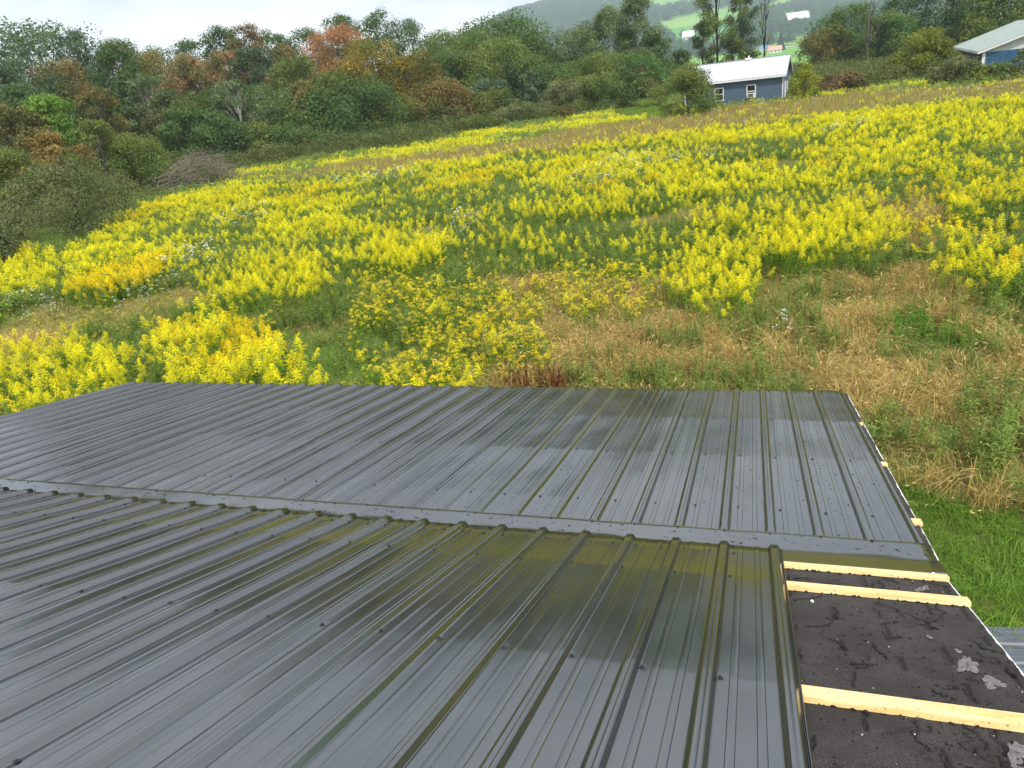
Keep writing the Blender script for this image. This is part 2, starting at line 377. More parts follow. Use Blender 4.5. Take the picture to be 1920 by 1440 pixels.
for j in range(9):
    x1 = XN-.9144*j; x0 = max(x1-.9144, XL)
    if x1-x0 < .05: continue
    sc = []
    for k in range(4):
        rx = x1-PITCHX*k
        if rx-.07 < x0 or rx < XL+.08: continue
        for r in NEAR_ROWS:
            if r > 3.2: continue
            if r < .3:
                if k > 0 or j > 0: sc.append((rx-PITCHX+.047 if False else rx-.06, r+random.uniform(-.008, .008)))
                if rx-PITCHX > XL: sc.append((rx-PITCHX+.047, r+random.uniform(-.008, .008)))
            else: sc.append((rx-PITCHX+.037+random.uniform(-.004, .004), r+random.uniform(-.01, .01)))
    sc = [p for p in sc if p[0] > x0]
    hb = .0065+.0006*(j % 2)
    o = panel('roof_panel', nearp, x0-(.034 if x0 > XL+.01 else 0), x1+.031, XN, dense(.1475, NEAR_TOP, NEAR_ROWS), NEAR_ROWS, hb, 200+j, .0030, sc, house)
    for (sx, ss) in sc: put_screw(o, nearp(sx, ss, hb+.0004), -T1)
# open side lap of the last near sheet: a short leg hanging from the rib
q = Q(); ss = np.array(dense(.1475, NEAR_TOP, [])); xx = XN+.031
prof = [(xx+.0006, .0068), (xx+.004, .0045), (xx+.006, -.006), (xx+.0062, -.0125)]
G = np.stack([nearp(a+0*ss, ss, b) for a, b in prof], 1); q.grid(G)
o = link('side_lap', q.mesh('side_lap', M_PANEL, True), house); md = o.modifiers.new('t', 'SOLIDIFY'); md.thickness = .0008

# transition flashing
fp = [('f', .066, .0), ('f', .0655, .0195), ('f', .060, .0210), ('f', .030, .0214), ('f', -.03, .0214), ('f', -.08, .0216), ('f', -.118, .0217), ('n', .127, .0034), ('n', .138, .0022), ('n', .17, .0022), ('n', .25, .0022), ('n', .322, .0026), ('n', .325, -.004)]
xs = np.linspace(XL-.01, .808, 120)
rng = np.random.default_rng(8)
G = []
for kind, a, b in fp:
    wob = .0022*np.sin(xs*7.3+1)*np.sin(xs*2.9)+.0012*np.sin(xs*19)
    amp = .55 if kind == 'f' else .1
    hgt = b+(wob*amp if abs(b) > .002 and a < .3 else 0)
    G.append((farp if kind == 'f' else nearp)(xs, a+(.002*np.sin(xs*5) if a > .05 and a < .07 else 0), hgt))
q = Q(); q.grid(np.stack(G, 1)[:, ::-1])
flash = link('flashing', q.mesh('flashing', M_PANEL, True), house)
flash.data.set_sharp_from_angle(angle=R(25))
md = flash.modifiers.new('t', 'SOLIDIFY'); md.thickness = .0007; md.offset = -1
for k in range(36):
    rx = XF-PITCHX*k
    if rx < XL: break
    put_screw(flash, farp(rx+random.uniform(-.006, .006), .046+random.uniform(-.004, .004), .0215), -T2)
flash['label'] = 'bent flashing strip between the two roof slopes'

# battens
def batten(fn, d0, d1, x0, x1, h0, h1, seed):
    rng = np.random.default_rng(seed)
    q = Q(); n = 60; xs = np.linspace(x0, x1, n)
    w = .0004*np.cumsum(rng.normal(0, .35, n))*.4
    ring = [(d0, h0), (d0, h1-.001), (d0+.0015*np.sign(d1-d0), h1), (d1-.0015*np.sign(d1-d0), h1), (d1, h1-.001), (d1, h0)]
    G = np.stack([fn(xs, a+w, b) for a, b in ring], 1)
    q.grid(G, loop=True)
    for e in (0, -1):
        P = G[e]; q.quads(np.stack([P[[0, 1, 4, 5]], P[[1, 2, 3, 4]]]))
    o = link('batten', q.mesh('batten', M_WOOD), house)
    # meshes share world coordinates; grain follows x
    return o
bt = [batten(nearp, .300, .366, XL+.02, .800, -.018, .0015, 1),
      batten(nearp, .600, .658, XL+.02, .806, -.018, .0020, 2),
      batten(nearp, 1.547, 1.617, XL+.02, .800, -.018, .0020, 3),
      batten(nearp, 2.50, 2.57, XL+.02, .80, -.018, .0020, 4), batten(nearp, 3.46, 3.53, XL+.02, .80, -.018, .0020, 5)]
for i, r in enumerate(FAR_ROWS): batten(farp, r-.045, r+.02, XL+.02, [.850, .838, .822, .80][i], -.024, -.0075, 10+i)

# old shingles under the battens
def shingles(fn, d0, d1, h, xr, name, seed, fine):
    q = Q()
    xs = np.concatenate([np.linspace(XL, .0, 40)[:-1], np.linspace(.0, xr, int((xr)/fine))])
    ds = np.arange(d0, d1, fine if fine < .02 else .03)
    X, D = np.meshgrid(xs, ds, indexing='ij')
    n = fbm(X*22, D*22, seed, 4)-.5
    course = ((D+.012*(fbm(X*3, D*0+1, seed+3, 2)-.5))/.135) % 1.0
    H = .0065*n-.0045*(course)+.0025+.0018*(fbm(X*90, D*90, seed+40, 2)-.5)
    ci = np.floor(D/.135)
    tab = ((X+.15*(ci % 2))/.305) % 1.0; tabd = np.minimum(tab, 1-tab)*.305
    crack = fbm(X*45, D*18, seed+9, 3)
    H -= np.where((tabd < .009+.012*(crack-.5)) & (crack > .40), .010, 0)
    c2 = np.abs(fbm(X*9+4, D*9, seed+11, 3)-.5); gate = fbm(X*4, D*4, seed+21, 2)
    H -= np.where((c2 < .016) & (gate > .47), .009, 0)
    H += np.where((c2 > .016) & (c2 < .034) & (gate > .5), .0035, 0)
    edge = .008*(fbm(D*12, D*0+2, seed+5, 3)-.5)+.006*(course-.5)
    X = X+np.where(X > xr-.015, edge, 0)
    q.grid(fn(X, D, h+H)); me = q.mesh(name, M_SHING, True)
    o = link(name, me, house); md = o.modifiers.new('t', 'SOLIDIFY'); md.thickness = .006; md.offset = -1
    return o
sh = shingles(nearp, -.0, 2.35, -.0185, .795, 'old_shingles', 31, .0045)
sh2 = shingles(nearp, 2.35, NEAR_TOP, -.0185, .795, 'old_shingles', 61, .03)
sh3 = shingles(farp, .0, 3.46, -.0245, .832, 'old_shingles', 47, .03)
for o in (sh, sh2, sh3): o['label'] = 'worn black asphalt shingles'
# grey worn patches where the granules are gone
def patch(cx, cd_, w, l, rot, seed):
    rng = np.random.default_rng(seed); n = 64; an = np.arange(n)/n*2*math.pi
    rad = 1+.30*np.sin(an*2+rng.uniform(0, 6))+.05*np.sin(an*5+rng.uniform(0, 6))+.03*np.sin(an*11+rng.uniform(0, 6))+.2*np.sin(an*3+rng.uniform(0, 6))+.12*np.sin(an*7+rng.uniform(0, 6))+rng.normal(0, .025, n)
    q = Q(); rings = []
    for f in (0.001, .5, .8, 1.0):
        x = rad*f*w*np.cos(an); d = rad*f*l*np.sin(an)
        x, d = x*math.cos(rot)-d*math.sin(rot), x*math.sin(rot)+d*math.cos(rot)
        rings.append(nearp(cx+x, cd_+d, -.0145+(-.001 if f == 1 else 0)+.0008*np.sin(an*5+f*4)))
    q.grid(np.stack(rings), loop=True); link('bare_felt', q.mesh('bare_felt', M_FELT, True), sh)
for a in [(.672, .495, .014, .05, .45, 1), (.655, 1.22, .022, .075, .25, 2), (.695, 1.335, .03, .04, .8, 3), (.59, 1.02, .009, .012, 0, 4), (.655, 1.115, .012, .012, 0, 5),
          (.635, 1.735, .022, .06, .2, 6), (.665, 1.80, .035, .045, .6, 7), (.667, .60, .006, .008, 0, 8)]: patch(*a)
# crumbs of tar and pale specks
q = Q(); q2 = Q(); rng = np.random.default_rng(5)
def crumb(qq, x, d, r, hh):
    q_ = rng.normal(0, 1, (6, 3)); q_ = unit(q_)*r*rng.uniform(.6, 1.2, (6, 1))
    base = nearp(x, d, -.0165+hh)
    an = np.arange(5)/5*2*math.pi
    sx, sy = rng.uniform(.6, 1.6, 2)
    G = np.stack([np.stack([base[0]+r*a*sx*np.cos(an)*rng.uniform(.7, 1.2, 5), base[1]+r*a*sy*np.sin(an)*rng.uniform(.7, 1.2, 5), base[2]+b*r+0*an], -1) for a, b in ((1.1, -.3), (1, .35), (.55, .8), (.01, .9))])
    qq.grid(G, loop=True)
lines_ = []
for _ in range(36):
    x, d = rng.uniform(.15, .77), rng.uniform(.4, 2.2); a = rng.choice([0, 1.57])+rng.normal(0, .4); n = rng.integers(8, 26)
    for i in range(n):
        x += .007*math.cos(a); d += .007*math.sin(a); a += rng.normal(0, .35)
        if .13 < x < .785: crumb(q, x+rng.normal(0, .002), d+rng.normal(0, .002), rng.uniform(.002, .005), 0)
for _ in range(330):
    crumb(q, rng.uniform(.13, .785), rng.uniform(.38, 2.25), rng.uniform(.0015, .0035), 0)
for d in (.37, .662, 1.622):
    for _ in range(26): crumb(q, rng.uniform(.13, .78), d+abs(rng.normal(0, .006)), rng.uniform(.002, .005), .001)
link('tar_crumbs', q.mesh('tar_crumbs', M_TAR), sh)['kind'] = 'stuff'
for _ in range(44): crumb(q2, rng.uniform(.13, .78), rng.uniform(.38, 2.2), rng.choice([.001, .0015, .0022, .0032], p=[.4, .3, .2, .1]), 0.0003)
crumb(q2, .235, .775, .009, .001)
o = tag(link('paint_chips', q2.mesh('paint_chips', M_DEBRIS)), 'small pale chips and leaf bits scattered over the bare shingles', 'debris', kind='stuff')
# white drip edge under the shingles on the rake
def strip(fn, a0, a1, x0, x1, h0, h1, name, mat, seed=0, parent=house):
    q = Q(); s = np.linspace(a0, a1, 50)
    q.grid(np.stack([fn(x0, s, h1), fn(x1, s, h1), fn(x1+.001, s, h0), fn(x0, s, h0)], 1), loop=True)
    return link(name, q.mesh(name, mat), parent)
strip(nearp, .0, NEAR_TOP, .785, .8085, -.12, -.0275, 'drip_edge', M_WHITE)
strip(farp, .0, 3.46, .815, .843, -.12, -.0320, 'drip_edge', M_WHITE)
# walls, back slope, eave board below: the rest of the building
q = Q()
yb = YR-(YT-YR); zb = ZT+.0
q.grid(np.stack([np.stack([np.array([x, YR, ZR+.0]) for x in (XL, XR)]), np.stack([np.array([x, yb, zb]) for x in (XL, XR)])]))
bs = link('back_slope', q.mesh('back_slope', M_PANEL), house); md = bs.modifiers.new('t', 'SOLIDIFY'); md.thickness = .03; md.offset = -1
ye = YT+SF1*math.cos(T2); ze = ZT-SF1*math.sin(T2)
q = Q(); q.box(XL+.02, XR-.0, ye-.06, ye-.03, ze-.20, ze-.03); link('fascia_board', q.mesh('fascia', M_WHITE), house)
q = Q()
def wall_poly(x, thick):
    ys = [yb+.35, YR, YT-.05, ye-.45]; zs = [zb-.12+.35*.37, ZR-.16, ZT-.13, ze-.06]
    for i in range(3):
        P = np.array([[x, ys[i], 0], [x, ys[i+1], 0], [x, ys[i+1], zs[i+1]], [x, ys[i], zs[i]]]); q.quads(np.stack([P, P+np.array([thick, 0, 0])]))
wall_poly(XR-.3, -.1); wall_poly(XL+.25, .1)
q.box(XL+.25, XR-.3, ye-.55, ye-.45, 0, ze-.06); q.box(XL+.25, XR-.3, yb+.35, yb+.45, 0, zb-.1)
link('wall', q.mesh('wall', M_WALL), house)

# rain drops lying on the far slope and flashing
def drops():
    rng = np.random.default_rng(77); q = Q(); an = np.arange(7)/7*2*math.pi
    def one(fn, x, s, h, r):
        c = fn(x, s, h); e = rng.uniform(.75, 1.3)
        G = np.stack([np.stack([c[0]+r*f*e*np.cos(an), c[1]+r*f/e*np.sin(an)*.97, c[2]-r*f/e*np.sin(an)*(math.tan(T2) if fn is farp else math.tan(T1))+b*r+0*an], -1) for f, b in ((1, 0), (.92, .25), (.6, .45), (.01, .52))])
        q.grid(G, loop=True)
    n = 0
    while n < 2300:
        s = rng.beta(1.1, 1.7)*3.2+.08; x = rng.uniform(-5.2, .77); fr = ((x-XF)/PITCHX) % 1
        if fr < .16 or fr > .84: continue
        if min(abs(fr-.333), abs(fr-.667)) < .07: continue
        one(farp, x, s, -.0012, rng.choice([.003, .004, .0055, .0075], p=[.35, .35, .22, .08])); n += 1
    for _ in range(480):
        x = rng.uniform(-5.5, .8); s = rng.uniform(-.11, .055); one(farp, x, s, .0205, rng.choice([.003, .005, .0075, .011], p=[.3, .35, .25, .1]))
    tag(link('rain_drops', q.mesh('rain_drops', M_DROP, True)), 'clear rain drops beaded on the flashing and lower metal slope', 'rain drops', kind='stuff')
drops()

# ================================================================== TREES
def blob_leaves(q, rng, c, rad, n, size, squash=.8, m=0, up=.35, hang=0., t0=0., t1=1.):
    """n leaf sprays over one lobe of foliage"""
    d = unit(rng.normal(0, 1, (n, 3))+np.array([0, 0, up])); r = rad*(.55+.5*rng.random((n, 1))**.6)
    P = c+d*r*np.array([1, 1, squash])+rng.normal(0, size*.4, (n, 3))
    nn = unit(d+rng.normal(0, .45, (n, 3))); ref = unit(rng.normal(0, 1, (n, 3))+np.array([0, 0, -hang]))
    a = unit(np.cross(nn, ref)); b = np.cross(nn, a)
    sz = size*rng.uniform(.5, 1.25, (n, 1)); asp = rng.uniform(.45, .8, (n, 1))
    A = a*sz*asp*.5; B = b*sz*.5
    q.quads(np.stack([P-B, P+A-B*.15, P+B, P-A+B*.1], 1), rng.uniform(t0, t1, n)*.55+.45*rng.random()*np.ones(n), m)
def limb(rng, a, b, n=6, wob=.12):
    a = np.array(a, float); b = np.array(b, float); t = np.linspace(0, 1, n)[:, None]
    L_ = np.linalg.norm(b-a); mid = (a+b)/2+np.array([0, 0, .12*L_])
    P = (1-t)**2*a+2*t*(1-t)*(mid*.5+(a+np.array([0, 0, (b-a)[2]*.6]))*.5)+t**2*b
    P[1:-1] += rng.normal(0, wob*L_*.12, (n-2, 3)); return P
BARK = plain('grey brown bark', (.13, .11, .09), .9, var=.5, scale=6)
BARKP = plain('pale bark', (.36, .34, .30), .85, var=.45, scale=5)
BARKD = plain('dark bark', (.045, .038, .032), .9, var=.4, scale=6)
PAL = {}
def pal(k):
    if k not in PAL:
        a, b, c = {
            'deep':   ((.038, .064, .026), (.080, .118, .044), (.060, .090, .034)),
            'dark':   ((.038, .070, .024), (.080, .125, .042), (.095, .105, .036)),
            'blue':   ((.052, .076, .050), (.100, .130, .085), (.070, .092, .05)),
            'olive':  ((.075, .090, .022), (.150, .155, .045), (.055, .085, .022)),
            'brown':  ((.100, .075, .028), (.190, .135, .055), (.085, .085, .025)),
            'rust':   ((.150, .095, .030), (.230, .140, .055), (.085, .095, .03)),
            'red':    ((.150, .075, .045), (.240, .135, .080), (.090, .095, .040)),
            'orange': ((.300, .105, .055), (.430, .185, .110), (.250, .130, .06)),
            'gold':   ((.160, .110, .020), (.260, .170, .030), (.080, .085, .022)),
            'bright': ((.070, .125, .022), (.135, .200, .040), (.080, .120, .02)),
            'lime':   ((.120, .130, .018), (.240, .215, .030), (.080, .110, .02)),
            'moss':   ((.110, .115, .018), (.210, .190, .032), (.075, .090, .022)),
            'grey':   ((.090, .110, .055), (.170, .190, .110), (.070, .095, .04)),
            'bush':   ((.070, .072, .034), (.140, .130, .070), (.060, .075, .028)),
            'shrubr': ((.110, .065, .035), (.175, .105, .055), (.080, .085, .03)),
            'spruce': ((.014, .042, .020), (.032, .070, .034), (.020, .05, .026)),
        }[k]
        g_ = lambda v, m: (v[0]*1.38*m, v[1]*1.62*m, v[2]*1.2*m)
        PAL[k] = leafmat('leaves '+k, g_(a, .85), g_(b, 1.18), .38, c=g_(c, 1), scale=.33)
    return PAL[k]
def make_tree(name, label, cat, group, px, top, wpx, dist, kind, style='round', cb=.18, dens=1.0, bark=None, leaf=None, seed=0, base=None, lean=0, sides=None):
    """px, top: where its tip shows; wpx: crown width there; dist: metres away"""
    P = at(px, top, dist); rng = np.random.default_rng(seed*7+int(px)+int(dist)*3)
    bx, by = P[0], P[1]; gz = float(gh(bx, by)); H = P[2]-gz
    depth = float((P-np.array([0, 0, CAMZ]))@FW); Wd = wpx/F_PX*depth*(1.5 if style in ('round', 'bush') and dist > 50 else 1.2)
    H = max(H, 1.0)
    q = Q(); rw = Wd/2; leaf = leaf or (.205 if dist > 70 else .15)*(1 if H > 5 else .8)
    leaf *= max(1, Wd/11.5) if dist > 60 and style != 'thin' else 1
    trunk = Q(); bark = bark or BARK
    tr = max(.035, H*(.017 if style != 'thin' else .012))
    if style == 'conifer':
        tz = np.linspace(0, H, 6); trunk.tube(np.stack([tz*0, tz*0, tz], 1), tr*(1.02-tz/H), 6)
        n = int(26*H*dens*6)
        z = H*(cb+(1-cb)*rng.random(n)**1.25); tier = (z*1.7) % 1
        r = rw*(1-(z-H*cb)/(H*(1-cb)))*(.35+.65*rng.random(n)**.5)*(.8+.35*(1-tier)); an = rng.uniform(0, 6.283, n)
        an = an+.5*np.sin(z*9)
        Pt = np.stack([r*np.cos(an), r*np.sin(an), z-.18*r], 1)
        out = np.stack([np.cos(an), np.sin(an), -.35+0*an], 1); sd = unit(np.cross(out, np.array([0, 0, 1.]))+rng.normal(0, .3, (n, 3)))
        s_ = leaf*rng.uniform(.7, 1.4, (n, 1)); A = sd*s_*.35; B = unit(out+rng.normal(0, .25, (n, 3)))*s_*.8
        q.quads(np.stack([Pt-B, Pt+A, Pt+B, Pt-A], 1), rng.random(n))
    else:
        nl = {'round': 26, 'tall': 24, 'sparse': 22, 'bush': 15, 'thin': 13}[style]
        nl = int(nl*min(1.6, max(.7, (H*Wd/90)**.35)))
        lob = []
        for i in range(nl):
            u = (i+.5)/nl; u = u**.85
            zc = H*(cb+(1-cb)*u)
            if style in ('round', 'bush'): env = (1-max(0., (u-.45)/.58)**2.2)**.5 if style == 'round' else (1-u**2.4)**.5*(.80+.20*min(1, u*3))
            elif style == 'tall': env = math.sin(math.pi*(.1+.86*u))**.8
            else: env = .25+.75*math.sin(math.pi*(.12+.8*u))
            R_ = rng.uniform(.30, .46)*rw*(1.15-.40*u) if style not in ('thin', 'sparse') else rng.uniform(.2, .34)*rw
            R_ = max(R_, leaf*1.2)
            an = i*2.399+rng.normal(0, .5); rr_ = max(0, rw*env-R_*.75)*(rng.uniform(.55, 1.08))
            zc = min(zc, H-R_*.78)
            lob.append((np.array([rr_*math.cos(an), rr_*math.sin(an), zc+rng.normal(0, .02*H)]), R_))
        lob.append((np.array([lean*0, 0, H-.6*.26*rw]), .26*rw))
        if style in ('round', 'bush'):
            for i in range(max(4, nl//4)):     # the inside of the crown
                u = rng.uniform(.1, .75); lob.append((np.array([rng.normal(0, .18*rw), rng.normal(0, .18*rw), H*(cb+(1-cb)*u)]), .42*rw*(1-.5*u)))
        top_z = H*.82
        tp = np.stack([np.linspace(0, 0, 7)+rng.normal(0, .008*H, 7).cumsum()*.6, rng.normal(0, .008*H, 7).cumsum()*.6, np.linspace(-.3, top_z, 7)], 1); tp[0, :2] = 0
        trunk.tube(tp, tr*np.array([1.35, 1, .85, .7, .55, .4, .22]), 7)
        for c, R_ in lob[::(1 if style in ('sparse', 'thin', 'bush') else 2)]:
            z0 = min(c[2]*.72, top_z*.9)*rng.uniform(.6, 1); k = np.interp(z0, tp[:, 2], np.arange(7)); a0 = np.array([np.interp(z0, tp[:, 2], tp[:, 0]), np.interp(z0, tp[:, 2], tp[:, 1]), z0])
            L_ = limb(rng, a0, c); trunk.tube(L_, tr*.42*np.linspace(1, .12, len(L_)), 5)
            if style in ('sparse', 'thin'):
                for _ in range(3):
                    e = c+unit(rng.normal(0, 1, 3)+np.array([0, 0, .8]))*R_*1.1; m_ = limb(rng, L_[3], e, 5); trunk.tube(m_, tr*.16*np.linspace(1, .2, 5), 4)
        area = sum(R_*R_ for _, R_ in lob)
        ntot = min(18000, int(dens*2.6*area*4/(leaf*leaf*.35)*.5)) if style not in ('thin', 'sparse') else int(dens*1.6*area*4/(leaf*leaf*.35)*.5)
        ntot = min(int(ntot*1.1), 19000)
        for c, R_ in lob:
            n = max(12, int(ntot*R_*R_/area))
            # smaller sprays inside each lobe give it an uneven edge
            k = 7; sub = unit(rng.normal(0, 1, (k, 3))+np.array([0, 0, .25]))*R_*.62
            for sv in sub: blob_leaves(q, rng, c+sv*np.array([1, 1, .85]), R_*.50, n//(k+1), leaf, .8)
            blob_leaves(q, rng, c, R_*.85, n//(k+1), leaf, .8)
            if style not in ('thin',): blob_leaves(q, rng, c, R_*.55, n//9, leaf*1.9, .8)
    root = bpy.data.objects.new(name, None); C.objects.link(root); root.location = (bx, by, gz-.05)
    tag(root, label, cat, group)
    link('trunk', trunk.mesh('trunk', bark, True), root)
    if style != 'bare': link('crown', q.mesh('crown', pal(kind)), root)
    return root
TG = 'woodland trees along the far edge of the meadow'
RG = 'trees beyond the buildings'
BG = 'bushes and small trees at the front of the woodland'
W = 'woodland_tree'
